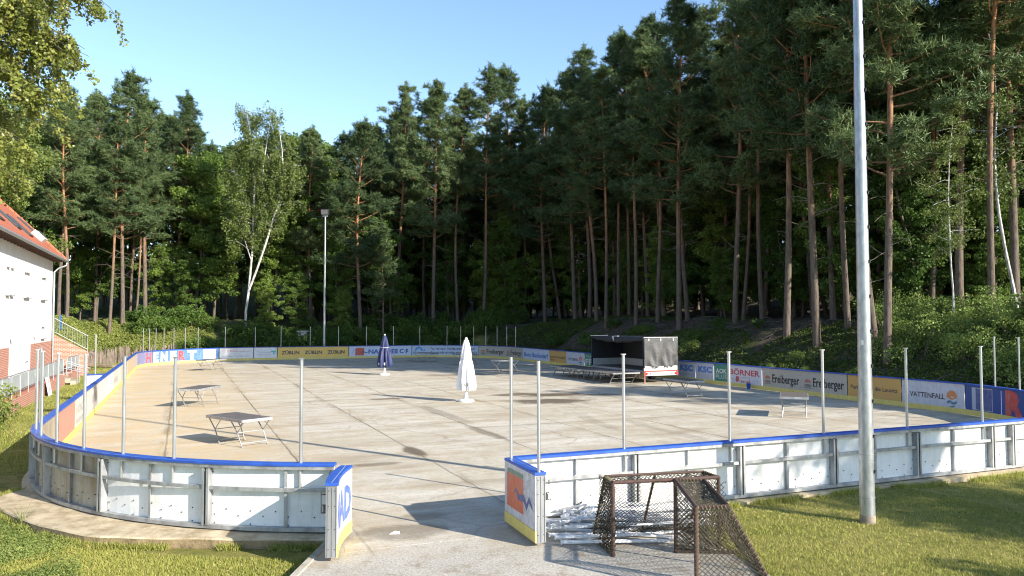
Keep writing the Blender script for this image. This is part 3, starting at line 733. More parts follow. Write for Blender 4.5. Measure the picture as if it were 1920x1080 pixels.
p = advert(rr, 43.55, 41.9, (.50, .54, .62), label='pale panel with blue capitals K, S and C, beside the green panel'); letter(p, 'KSC', 43.35, .62, .32, 1.3, (.03, .18, .58), bold=.05); letter(p, 'Anlagenbau', 43.45, .36, .15, 1.45, (.45, .46, .5))
p = advert(rr, 41.85, 40.65, (.045, .24, .17), (.08, .22, .18), .3, 'dark green panel with white capitals', .2)
letter(p, 'AOK', 41.7, .66, .24, .95, (.75, .76, .72), bold=.015); shape(p, [(0, 0), (1.0, 0), (1.0, .015), (0, .015)], 41.75, .61, (.6, .62, .58)); letter(p, 'PLUS', 41.7, .36, .20, .95, (.7, .72, .68))
p = advert(rr, 40.6, 37.9, (.62, .63, .67), (.42, .42, .46), .4, 'white panel with red capitals above a small red lorry')
letter(p, 'BÖRNER', 40.5, .66, .29, 2.45, (.52, .03, .04), bold=.03)
shape(p, [(0, 0), (.28, 0), (.28, .26), (.06, .26), (0, .14)], 40.0, .32, (.52, .05, .06)); shape(p, [(.34, .02), (1.15, .02), (1.15, .24), (.34, .24)], 40.0, .32, (.55, .2, .2)); shape(p, [(.37, .04), (1.12, .04), (1.12, .22), (.37, .22)], 40.0, .32, (.6, .6, .6), off=.0225)
for q in (.12, .5, .68, .95, 1.1): shape(p, ell(q, 0, .06, .06, 10), 40.0, .31, (.5, .05, .06), off=.0225)
shape(p, [(0, 0), (.35, 0), (.35, .015), (0, .015)], 40.5, .42, (.25, .05, .1)); shape(p, [(0, 0), (.4, 0), (.4, .015), (0, .015)], 38.6, .42, (.45, .05, .05))
freib(rr, 37.85, 32.25)
partner(32.2, 29.35); vatt(29.3, 26.4)
p = advert(rr, 26.35, 24.62, (.035, .075, .26), (.08, .10, .24), .4, 'deep blue panel with white outlined square and arrows', .3)
shape(p, [(0, 0), (1.0, 0), (1.0, .84), (0, .84)], 26.05, .24, (.4, .44, .55)); shape(p, [(.025, .025), (.975, .025), (.975, .815), (.025, .815)], 26.05, .24, (.035, .075, .26), off=.0222)
shape(p, [(.10, .1), (.36, .1), (.36, .45), (.42, .45), (.23, .7), (.04, .45), (.10, .45)], 26.05, .26, (.62, .64, .68), off=.024)
shape(p, [(.45, .2), (.85, .2), (.85, .72), (.45, .72)], 26.05, .26, (.50, .06, .08), off=.024); shape(p, [(.38, .1), (.62, .1), (.62, .02), (.9, .2), (.62, .36), (.62, .26), (.38, .26)], 26.05, .24, (.62, .64, .68), off=.026)
p = advert(rr, 24.58, 20.6, (.035, .075, .26), (.08, .10, .24), .4, 'deep blue panel with huge red capital letters', .3)
letter(p, 'R', 24.42, .24, .82, 1.05, (.55, .06, .05), bold=.07); letter(p, 'A', 23.2, .24, .82, 1.1, (.55, .06, .05), bold=.07)
for r_ in (rn, rl, rs, rf, rr): rel(r_)

# ---------------------------------------------------------------- gate leaves
def gate(name, pn, pf, thick, side, label, bulge=.05):
    """pn near end, pf far end (axis line of the leaf)"""
    pn, pf = Vector((*pn, 0)), Vector((*pf, 0)); d = pf - pn; L = d.length; rz = math.atan2(d.y, d.x)
    g = empty(name, pn, rz, label, 'gate', 'gate leaves')
    def cx(u): return side * bulge * math.sin(PI * u / L)
    def sw(prof, n=10):
        mb = MB(); k = len(prof); vs = []; fs = []
        for i in range(n + 1):
            u = L * i / n
            for o_, z in prof: vs.append((u, o_ * side - cx(u), z))
        for i in range(n):
            for j in range(k):
                j2 = (j + 1) % k; fs.append((i * k + j, i * k + j2, (i + 1) * k + j2, (i + 1) * k + j))
        fs.append(tuple(range(k - 1, -1, -1))); fs.append(tuple(n * k + j for j in range(k))); mb.add(vs, fs); return mb
    t = thick / 2
    sw(rect(-t + .006, t - .02, .075, 1.15)).build('frame', M['alu'], g)
    fm = sw(rect(t - .018, t, .27, 1.15)); 
    pmat = dirty('gate_print', (.55, .53, .50) if side < 0 else (.62, .63, .66), (.25, .23, .21), .7, 9, pock=.8)
    face = fm.build('face_panel', pmat, g)
    sw(rect(t - .02, t + .006, .08, .265)).build('kick_strip', M['yellow'], g)
    sw([(-t - .006, 1.155), (t + .008, 1.155), (t + .008, 1.19), (t, 1.2), (-t, 1.2), (-t - .006, 1.19)]).build('cap_rail', M['cap'], g)
    mb = MB(); mb.box((L / 2, -side * .01, 1.202), (L - .04, .006, .003)); mb.build('cap_seam', M['capjoint'], g)
    mb = MB()
    for yy in (-t + .03, .0, t - .03):
        mb.box((-.004, yy, .61), (.006, .004, 1.05))
    for zz in (.2, .5, .85, 1.08):
        for yy in (-t * .5, t * .5): mb.box((-.004, yy, zz), (.008, .012, .012))
    mb.build('end_seams', M['darkmetal'], g)
    # end plate and the latch
    mb = MB()
    for z in (.86, 1.02): mb.tube([(.05, -side * t, z), (.05, -side * (t + .07), z)], .009, 6)
    mb.tube([(.05, -side * (t + .07), .74), (.05, -side * (t + .07), 1.06)], .009, 6)
    mb.tube([(.05, -side * t, .74), (.05, -side * (t + .07), .74)], .009, 6); mb.box((.05, -side * (t + .02), .80), (.05, .05, .09))
    mb.build('latch', M['darkmetal'], g)
    mapf = (lambda u, z: (u, (t + .002) * side - cx(u), z))
    return g, face, L, mapf, t
g1, f1, L1, map1, t1 = gate('gate_leaf', (-2.745, 12.03), (-2.83, 13.50), .19, -1, 'open gate leaf on the left of the rink entrance, showing its aluminium end', .06)
letter(f1, 'NAD', 0, .42, .50, 1.36, (.05, .13, .50), bold=.04, mapf=lambda u, z: map1(.05 + u, z))
g2, f2, L2, map2, t2 = gate('gate_leaf', (.46, 12.82), (-.045, 14.23), .19, 1, 'open gate leaf on the right of the rink entrance, with orange-red print and two posts', .0)
m2 = lambda u, z: map2(L2 - u, z)
shape(f2, [(.12, .40), (.95, .40), (.95, .98), (.12, .98)], 0, 0, (.60, .14, .06), 'print', mapf=m2)
shape(f2, [(.12, .985), (.95, .985), (.95, 1.07), (.2, 1.07)], 0, 0, (.16, .24, .18), 'print', mapf=m2)
m2b = lambda u, z: (m2(u, z)[0], m2(u, z)[1] + .002, z)
shape(f2, [(.48, .66), (.62, .74), (.70, .60), (.98, .62), (1.10, .50), (1.22, .66), (1.38, .56), (1.36, .64), (1.22, .76), (1.10, .62), (.98, .74), (.72, .70), (.6, .8)], 0, 0, (.06, .10, .28), 'print', mapf=m2b)
for u in (.08, L2 - .08):
    mb = MB(); mb.tube([(u, 0, 1.2), (u, 0, 3.0)], POSTR, 10); mb.build('post', M['alu'], g2)

# ---------------------------------------------------------------- floodlight masts
def mast(x, y, z, rb, rt, h, label, detail):
    m = empty('floodlight_mast', (x, y, z), 0, label, 'lamp mast', 'floodlight masts')
    mb = MB(); zj = 7.75 if detail else h * .55
    rj = rb + (rt - rb) * zj / h
    mb.tube([(0, 0, -.05), (0, 0, zj)], [rb, rj], 28); mb.tube([(0, 0, zj - .02), (0, 0, h)], [rj * .93, rt], 28)
    mb.build('pole', M['galv'], m, smooth=True)
    if detail:
        for zz in (.42, 1.05, 1.2): mb = MB(); mb.tube([(0, 0, zz), (0, 0, zz + .014)], [rb + (rt - rb) * zz / h + .004] * 2, 28); mb.build('weld_band', M['frame'], m)
        mb = MB(); mb.tube([(0, 0, -.05), (0, 0, .10)], [rb + .006, rb + .004], 28); mb.build('foot_sleeve', pm('earthy_sleeve', (.30, .25, .19), (.18, .15, .12), 10, .9), m)
        k = 0; zz = .9
        while zz < h - 1:
            r = rb + (rt - rb) * zz / h; a = -.78; mb = MB()
            mb.box(((r + .01) * math.cos(a), (r + .01) * math.sin(a), zz), (.03, .030, .06), a); mb.box(((r + .024) * math.cos(a), (r + .024) * math.sin(a), zz + .016), (.018, .016, .018), a)
            mb.build('climbing_hook', M['bolt'], m); zz += .64; k += 1
        r = rb + (rt - rb) * 3.2 / h; a = -PI / 2 - .75; mb = MB(); mb.box((r * math.cos(a), r * math.sin(a), 3.25), (.006, .04, .09), a); mb.build('sticker', M['white'], m)
    hd = MB(); hd.box((0, 0, h + .05), (1.3 if detail else .5, .12, .12)); hd.build('cross_arm', M['galv'], m)
    for sx in ((-.34, .34) if detail else (0,)):
        mb = MB(); mb.add([(sx - .33, -.25, h + .12), (sx + .33, -.25, h + .12), (sx + .33, .25, h + .2), (sx - .33, .25, h + .2),
                           (sx - .36, -.42, h + .62), (sx + .36, -.42, h + .62), (sx + .36, .12, h + .74), (sx - .36, .12, h + .74)],
                          [(0, 3, 2, 1), (4, 5, 6, 7), (0, 1, 5, 4), (1, 2, 6, 5), (2, 3, 7, 6), (3, 0, 4, 7)])
        l = mb.build('floodlight', M['darkmetal'], m, bevel=.02)
        mb = MB(); mb.add([(sx - .30, -.285, h + .17), (sx + .30, -.285, h + .17), (sx + .32, -.425, h + .58), (sx - .32, -.425, h + .58)], [(0, 1, 2, 3)])
        mb.build('glass', pm('lamp_glass', (.14, .14, .15), (.10, .10, .11), 6, .25), l)
    return m
mast(6.50, 14.50, 0, .134, .064, 14.2, 'thick galvanised floodlight mast standing in the lawn, running out of the top of the picture', True)
mx, mz = gy(608, 640, 74.5); mast(mx, 74.5, terr(mx, 74.5), .13, .075, 14.3 - terr(mx, 74.5) - .8, 'slim floodlight mast with dark lamp head behind the far boards', False)

# ---------------------------------------------------------------- folding stage tables
def make_table():
    t = empty('stage_table', (0, 0, 0), 0, 'x', 'stage table', 'folding stage tables on the rink floor')
    mb = MB(); mb.box((0, 0, .795), (1.96, .96, .016)); mb.build('tabletop', M['plyblack'], t)
    mb = MB()
    for y in (-.49, .49): mb.box((0, y, .760), (2.0, .03, .085))
    for x in (-.985, .985): mb.box((x, 0, .760), (.03, .95, .085))
    mb.build('edge_frame', M['frame'], t, bevel=.004)
    for x in (-.62, .62):
        for y in (-.42, .42):
            mb = MB(); mb.tube([(x - .34, y, .72), (x + .02, y, .40), (x + .26, y, .012)], .018, 7); mb.tube([(x + .34, y, .72), (x + .02, y, .40)], .015, 7)
            mb.box((x + .265, y, .012), (.07, .05, .022)); mb.build('leg', M['frame'], t)
        mb = MB(); mb.tube([(x + .20, -.42, .10), (x + .20, .42, .10)], .013, 7); mb.tube([(x + .02, -.42, .40), (x + .02, .42, .40)], .012, 7); mb.build('stretcher', M['frame'], t)
    return t
t0 = make_table()
TB = [((-8.19, 23.62), math.radians(-40), 'nearest stage table, front left of the rink'),
      ((-13.4, 33.7), math.radians(84), 'second stage table near the left boards, behind the nearest one'),
      ((-21.9, 57.2), math.radians(67), 'stage table before the blue panel at the far left end'),
      ((8.2, 37.6), math.radians(-66.5), 'stage table standing alone right of the trailer'),
      ((10.72, 29.95), math.radians(-110), 'narrow-end-on stage table near the right boards, between two posts'),
      ((-.51, 55.7), 0.0, 'white-edged stage table behind the right of the white parasol'),
      ((-7.4, 67.9), math.radians(-34), 'dark stage table in the shade near the far boards, right of the blue parasol'),
      ((-3.8, 64.5), math.radians(8), 'shaded stage table half hidden behind the white parasol')]
for i, (p, r, lb) in enumerate(TB):
    if i == 0: t0.location = (*p, .004); t0.rotation_euler = (0, 0, r); t0['label'] = lb
    else: copy_tree(t0, (*p, .004), r, label=lb)
# the row of tables against the trailer's open side
for k in range(4):
    x, y = wor(26.35, 26.3 + k * 2.03)
    copy_tree(t0, (x, y, .004), TH + PI / 2, (1, 1.75, .80), ['stage platform nearest the camera in the row along the trailer', 'second stage platform in the row along the trailer',
              'third stage platform in the row along the trailer', 'farthest stage platform in the row along the trailer'][k], 'stage platforms joined along the open trailer')

# ---------------------------------------------------------------- trailer
def trailer():
    cx, cy = wor(28.55, 28.25); T = empty('trailer', (cx, cy, 0), TH, 'parked trailer with grey tarpaulin rear and open dark side, on the right of the rink', 'trailer')
    W2, L2 = 1.15, 3.05        # local x = across (e1), y = along (e2), rear faces -y
    mb = MB(); mb.box((0, 0, .68), (2 * W2, 2 * L2, .12)); mb.box((-.6, 0, .54), (.1, 2 * L2 - .2, .16)); mb.box((.6, 0, .54), (.1, 2 * L2 - .2, .16)); mb.build('chassis', M['frame'], T)
    mb = MB(); mb.box((0, 0, .745), (2 * W2 - .04, 2 * L2 - .04, .01)); mb.build('load_floor', M['plyblack'], T)
    mb = MB(); mb.box((0, -L2 - .012, .86), (2 * W2 + .02, .024, .24)); mb.build('tailboard', M['white'], T, bevel=.006)
    mb = MB(); mb.box((0, -L2 - .03, .55), (2 * W2 + .02, .05, .22)); lb = mb.build('light_bar', M['panelgrey'], T, bevel=.006)
    for sx in (-1, 1):
        mb = MB(); mb.tube([(sx * (W2 - .17), -L2 - .056, .56), (sx * (W2 - .17), -L2 - .075, .56)], .07, 14); mb.build('tail_light', M['red'], lb)
        mb = MB(); mb.tube([(sx * (W2 - .42), -L2 - .056, .56), (sx * (W2 - .42), -L2 - .072, .56)], .04, 12); mb.build('reflector', M['darkmetal'], lb)
    mb = MB(); mb.box((.15, -L2 - .058, .56), (.5, .008, .11)); mb.build('number_plate', M['shutter'], lb)
    mb = MB(); mb.box((0, -L2 - .035, .70), (2 * W2 + .02, .03, .06)); mb.box((-W2 + .05, -L2 - .06, .55), (.12, .03, .24)); mb.box((W2 - .05, -L2 - .06, .55), (.12, .03, .24)); mb.build('red_trim', pm('rusty_red', (.33, .05, .03), (.2, .04, .03), 8, .7), T)
    # rear curtain with hanging folds
    mb = MB(); nx, nz = 40, 24; vs = []; fs = []; rd = random.Random(3)
    for j in range(nz + 1):
        for i in range(nx + 1):
            u = i / nx; v = j / nz
            sag = .05 * math.sin(u * 15 + 3 * v) * (.3 + v) + .035 * math.sin(u * 31 - 5 * v) * v + .03 * math.sin((u * 1.6 - v) * 9) * (v ** 1.5)
            z = 2.58 - v * (1.66 + .04 * math.sin(u * 22))
            vs.append((-W2 + .0 + 2 * W2 * u, -L2 - .05 - sag, z))
    for j in range(nz):
        for i in range(nx):
            a = j * (nx + 1) + i; fs.append((a, a + 1, a + nx + 2, a + nx + 1))
    mb.add(vs, fs); c = mb.build('rear_curtain', M['tarp'], T, smooth=True); so = c.modifiers.new('thick', 'SOLIDIFY'); so.thickness = .01
    mb = MB()
    for u in (-.85, -.05, .8): mb.box((u, -L2 - .10, 2.50), (.05, .02, .13))
    for k in range(9): mb.box((-1.0 + k * .25, -L2 - .11 - .02 * (k % 2), .93 + .03 * math.sin(k * 2.1)), (.10, .02, .03), .3 * math.sin(k))
    mb.build('straps', M['white'], T)
    # far side wall, front wall and roof of dark tarpaulin, the low drop boards
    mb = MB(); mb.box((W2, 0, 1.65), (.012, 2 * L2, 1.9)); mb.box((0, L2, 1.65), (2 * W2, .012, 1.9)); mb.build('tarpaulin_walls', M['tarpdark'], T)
    mb = MB(); mb.box((W2 - .03, 0, .97), (.03, 2 * L2 - .08, .42)); mb.box((0, L2 - .03, .97), (2 * W2 - .14, .03, .42)); mb.build('drop_board', M['panelgrey'], T)
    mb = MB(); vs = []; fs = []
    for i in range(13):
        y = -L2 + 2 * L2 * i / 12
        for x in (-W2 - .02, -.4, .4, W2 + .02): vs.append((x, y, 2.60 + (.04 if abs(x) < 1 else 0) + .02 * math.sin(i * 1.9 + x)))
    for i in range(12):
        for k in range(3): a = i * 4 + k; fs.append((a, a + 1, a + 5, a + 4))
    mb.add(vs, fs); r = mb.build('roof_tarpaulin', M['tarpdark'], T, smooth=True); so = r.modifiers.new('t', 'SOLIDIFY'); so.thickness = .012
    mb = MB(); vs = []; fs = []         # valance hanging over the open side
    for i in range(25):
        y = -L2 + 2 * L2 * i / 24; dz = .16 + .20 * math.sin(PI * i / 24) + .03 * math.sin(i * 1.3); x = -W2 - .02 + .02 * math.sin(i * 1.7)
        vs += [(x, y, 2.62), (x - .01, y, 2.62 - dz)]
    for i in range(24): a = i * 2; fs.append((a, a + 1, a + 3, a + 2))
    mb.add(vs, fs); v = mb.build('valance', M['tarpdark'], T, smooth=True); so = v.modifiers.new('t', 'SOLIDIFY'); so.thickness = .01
    mb = MB(); mb.bar((-W2 - .04, L2 + .05, 2.62), (-W2 - .03, 1.0, 2.69), .05, .03); mb.bar((-W2 - .03, .2, 2.65), (-W2 - .03, -.3, 2.66), .07, .03)
    mb.bar((-W2 + .0, -L2 - .03, 2.64), (W2, -L2 - .03, 2.63), .05, .025); mb.build('roof_edge', M['white'], T)
    mb = MB(); mb.box((-W2 - .035, .35, 2.50), (.012, .22, .26)); mb.build('loose_flap', M['whitefab'], T)
    mb = MB()
    for x, y in ((-W2, -L2), (-W2, L2), (W2, -L2), (W2, L2), (-W2, 0)):
        if (x, y) != (-W2, 0): mb.box((x, y, 1.66), (.06, .06, 1.9))
    mb.build('corner_post', M['tarpdark'], T)
    for x, y in ((-W2 + .06, -L2 - .02), (-W2 + .05, L2 - .1)):
        mb = MB(); mb.box((x, y, .30), (.05, .05, .60)); mb.box((x, y, .014), (.14, .14, .02)); mb.build('prop_leg', pm('faded_red', (.42, .25, .2), (.3, .15, .12), 6, .7), T)
    for sx in (-1, 1):
        for y in (-.55, .55):
            mb = MB(); mb.tube([(sx * (W2 - .28), y, .33), (sx * (W2 - .04), y, .33)], .32, 20); w = mb.build('wheel', M['rubber'], T)
            mb = MB(); mb.tube([(sx * (W2 - .045), y, .33), (sx * (W2 - .03), y, .33)], .19, 16); mb.build('rim', M['frame'], w)
    mb = MB(); mb.bar((0, L2, .55), (0, L2 + 1.3, .5), .1, .1); mb.build('drawbar', M['frame'], T)
    mb = MB(); mb.box((-W2 + .35, -.2, .40), (.5, 4.4, .3)); mb.build('underside_box', M['wood'], T)
trailer()

# ---------------------------------------------------------------- parasols
def parasol(x, y, label, zt, zb, rb, mat, navy):
    P = empty('parasol', (x, y, .004), .4, label, 'parasol', 'closed parasols on the rink')
    mb = MB(); mb.lathe([(.36, 0), (.36, .07), (.33, .10), (.11, .12), (.09, .16), (.075, .42), (.045, .44)], 28); mb.build('base', M['white'], P, smooth=True)
    mb = MB(); mb.tube([(0, 0, .4), (0, 0, zt)], .024, 10); mb.build('pole', M['white'], P)
    H = zt - zb; prof = []; n = 22
    for i in range(n + 1):
        u = i / n; z = zb + H * u
        r = rb * (1 - .10 * math.exp(-((u) / .04) ** 2)) * (1 - u) ** .62 + .085
        if .56 < u < .64: r *= .93
        if u < .02: r *= .96
        prof.append((r if u < .97 else .10 * (1.02 - u) / .05, z))
    prof[-1] = (.03, zt + .02); prof[-2] = (.09, zt - .03)
    fold = lambda a, z: 1 + (.27 * math.sin(8 * a + 1.5 * math.sin(z * 1.3)) + .07 * math.sin(19 * a + z * 2)) * max(.05, min(1, (zt - z) / H * 1.3))
    mb = MB(); mb.lathe(prof, 96, fold=fold); mb.build('canopy', mat, P, smooth=True)
    mb = MB(); mb.lathe([(.05, 0), (.06, .03), (.055, .07), (.02, .09)], 16, (0, 0, zt)); mb.build('finial', M['white'], P, smooth=True)
    mb = MB(); zz = zb + H * .60; rr_ = rb * .40 ** .62 + .085; mb.lathe([(rr_ * 1.02, 0), (rr_ * 1.03, .02), (rr_ * 1.02, .04)], 24, (0, 0, zz)); mb.build('strap', M['capjoint'], P) 
    return P
px_, py_ = gz(874, 753)
P1 = parasol(px_, py_, 'closed white parasol on a white base, mid rink', 2.78, .52, .30, M['whitefab'], False)
letter(P1, 'SRNS', 0, .72, .13, .34, (.05, .05, .06), bold=.03, mapf=lambda u, z: (.375 * math.cos(-2.45 + u / .36), .375 * math.sin(-2.45 + u / .36), z))
px_, py_ = gz(721, 703)
P2 = parasol(px_, py_, 'closed navy blue parasol on a white base, farther back', 2.62, .55, .36, M['bluefab'], True)
for k in range(6):
    a = k * 1.05 + .3; mb = MB(); mb.add([(.45 * math.cos(a + d), .45 * math.sin(a + d), .74 + e) for d, e in ((-.13, -.07), (.12, -.09), (.15, .05), (.02, .10), (-.12, .06))], [(0, 1, 2, 3, 4)]); mb.build('print', M['white'], P2)

# ---------------------------------------------------------------- ice hockey goals
def make_goal():
    G = empty('hockey_goal', (0, 0, 0), 0, 'x', 'goal', 'old rusty hockey goals')
    w, h = .90, 1.14; dt, db = .45, 1.05
    FL, FR = (-w, 0, 0), (w, 0, 0)
    for sx in (-1, 1):
        mb = MB(); mb.tube([(sx * w, 0, 0), (sx * w, 0, h)], .030, 10); mb.build('post', M['rust'], G, smooth=True)
    mb = MB(); mb.tube([(-w, 0, h), (w, 0, h)], .030, 10); mb.build('crossbar', M['rust'], G, smooth=True)
    mb = MB(); mb.tube([(-w, 0, h), (-w * .96, dt, h + .01), (w * .96, dt, h + .01), (w, 0, h)], .022, 8); mb.build('top_frame', M['rust'], G)
    mb = MB(); mb.tube([(-w, 0, .025), (-w * .98, db, .025), (w * .98, db, .025), (w, 0, .025)], .025, 8); mb.build('base_frame', M['rust'], G)
    for x in (-w * .96, 0, w * .96):
        mb = MB(); mb.tube([(x, dt, h), (x, db, .03)], .022, 8); mb.build('back_stay', M['rust'], G)
    # lashing rope round the bars
    mb = MB()
    for A, B, n in (((-w, .01, .05), (-w, .01, h), 18), ((w, .01, .05), (w, .01, h), 18), ((-w, .02, .03), (-w * .98, db, .03), 14), ((-w, .02, h), (-w * .96, dt, h), 8), ((w, .02, h), (w * .96, dt, h), 8), ((-w * .96, dt, h), (-w * .98, db, .03), 18), ((w * .96, dt, h), (w * .98, db, .03), 18), ((-w * .98, db, .03), (w * .98, db, .03), 26)):
        A, B = Vector(A), Vector(B); pts = []; d = (B - A).normalized(); o1 = d.orthogonal().normalized(); o2 = d.cross(o1)
        for i in range(n * 4 + 1):
            a = i * PI / 2; pts.append(A.lerp(B, i / (n * 4)) + (o1 * math.cos(a) + o2 * math.sin(a)) * .034)
        mb.tube(pts, .006, 4)
    mb.build('lashing', M['rope'], G)
    # knotted net: four surfaces, diamond mesh of fine cord, sagging inward
    mb = MB(); r = .0062
    def surf(P, nu, nv, sag):
        rd = random.Random(nu * 7 + nv); G_ = {}
        def pt(i, j):
            if (i, j) not in G_:
                u, v = i / nu, j / nv; e = math.sin(PI * min(1, max(0, u))) * math.sin(PI * min(1, max(0, v)))
                q = Vector(P(u, v)) + Vector(sag) * e * (1 + .3 * math.sin(u * 9 + v * 6)) + Vector((rd.uniform(-1, 1), rd.uniform(-1, 1), rd.uniform(-1, 1))) * .006
                G_[(i, j)] = q
            return G_[(i, j)]
        for i in range(0, nu):
            for j in range(0, nv):
                if (i + j) % 2 == 0: segs = [((i, j), (i + 1, j + 1))]
                else: segs = [((i + 1, j), (i, j + 1))]
                for A, B in segs: mb.tube([pt(*A), pt(*B)], r, 3, caps=False)
    c = .036
    surf(lambda u, v: (-w * .97 + 2 * w * .97 * u, dt + (db - dt) * (1 - v), h * v), int(1.82 / c), int(1.3 / c), (0, -.10, -.02))
    surf(lambda u, v: (-w * .98 + 2 * w * .98 * u, dt * v, h - .02 * math.sin(PI * v)), int(1.8 / c), int(.5 / c), (0, 0, -.05))
    for sx in (-1, 1): surf(lambda u, v: (sx * w * .985, (dt + (db - dt) * (1 - v)) * u, h * v), int(.8 / c), int(1.2 / c), (-sx * .06, 0, -.02))
    # a loose double layer of net gathered at the foot of the left side
    surf(lambda u, v: (-w * .99, .02 + .5 * u, .02 + .45 * v), 12, 11, (.10, .02, 0)); surf(lambda u, v: (-w * .96, .0 + .75 * u, .02 + 1.1 * v), 20, 28, (.07, .05, 0))
    mb.build('net', M['net'], G)
    return G
ga = make_goal(); ga.location = (2.44, 12.52, .0); ga.rotation_euler = (0, 0, math.radians(13)); ga['label'] = 'rusty hockey goal lying squarely towards the camera, left of the other'
gb = copy_tree(ga, (2.53, 11.62, .0), math.radians(-93), label='rusty hockey goal seen side-on in front of the other, nearest the camera')

# ---------------------------------------------------------------- heap of aluminium posts behind the goals
def heap():
    rd = random.Random(11); mb = MB()
    mb.box((0, 0, 0), (.062, 2.0, .012)); mb.box((-.027, 0, .016), (.008, 2.0, .034)); mb.box((.027, 0, .016), (.008, 2.0, .034)); mb.box((0, 0, .016), (.006, 2.0, .030)); mb.box((0, 1.01, .012), (.085, .02, .06)); p0 = mb.build('aluminium_post', M['palealu'], bevel=.002); tag(p0, 'loose aluminium glass post in the heap behind the goals', 'post', 'heap of loose aluminium posts'); first = True
    spec = []
    for k in range(38):
        lay = k // 13; x = 1.95 + rd.uniform(-.45, .75); f = rd.random(); y = 13.35 + 1.25 * f + .12 * (x - 1.9) ; z = .035 + lay * .085 + .07 * rd.random() * (1 if f > .3 else .3)
        spec.append((x, y, z, math.radians(97 + rd.gauss(0, 9)), math.radians(rd.gauss(0, 2.2)), 1 + rd.uniform(-.15, .25)))
    spec += [(1.22, 14.25, .30, math.radians(142), math.radians(-8), .55), (1.05, 14.35, .26, math.radians(40), math.radians(-17), .48), (1.38, 14.0, .32, math.radians(150), math.radians(-10), .52), (1.55, 14.15, .36, math.radians(138), math.radians(-6), .5),
             (1.5, 13.1, .10, math.radians(97), 0, .8), (1.7, 12.95, .05, math.radians(93), 0, .9), (1.35, 13.8, .22, math.radians(118), math.radians(-3), .8)]
    for x, y, z, rz, tilt, sl in spec:
        o = p0 if first else p0.copy()
        if not first: COL.objects.link(o)
        first = False
        o.location = (x, y, z); o.rotation_euler = (tilt, 0, rz); o.scale = (1, sl, 1)
heap()

# ---------------------------------------------------------------- small things
x, y = gz(740, 1001); mb = MB(); mb.add([(-.09, -.05, 0), (.10, -.03, .0), (.07, .07, .02), (-.07, .05, .0), (0, .0, .045)], [(0, 1, 4), (1, 2, 4), (2, 3, 4), (3, 0, 4)])
o = mb.build('paper_scrap', M['white']); o.location = (x, y, .006); tag(o, 'crumpled white paper scrap on the ground in the gateway', 'litter')
x, y, _ = bpt(38.6, .30); b = empty('bucket', (x, y, .004), 0, 'small blue bucket at the foot of the panel with red capitals', 'bucket'); b.scale = (.6, .6, .72)
mb = MB(); mb.lathe([(.15, 0), (.19, .36), (.20, .37), (.20, .40), (.17, .40), (.165, .30)], 20); mb.build('pail', M['blueplastic'], b, smooth=True)
mb = MB(); mb.tube([(.19 * math.cos(t), 0, .38 + .17 * math.sin(t)) for t in np.linspace(0, PI, 9)], .006, 6); mb.build('handle', M['alu'], b)

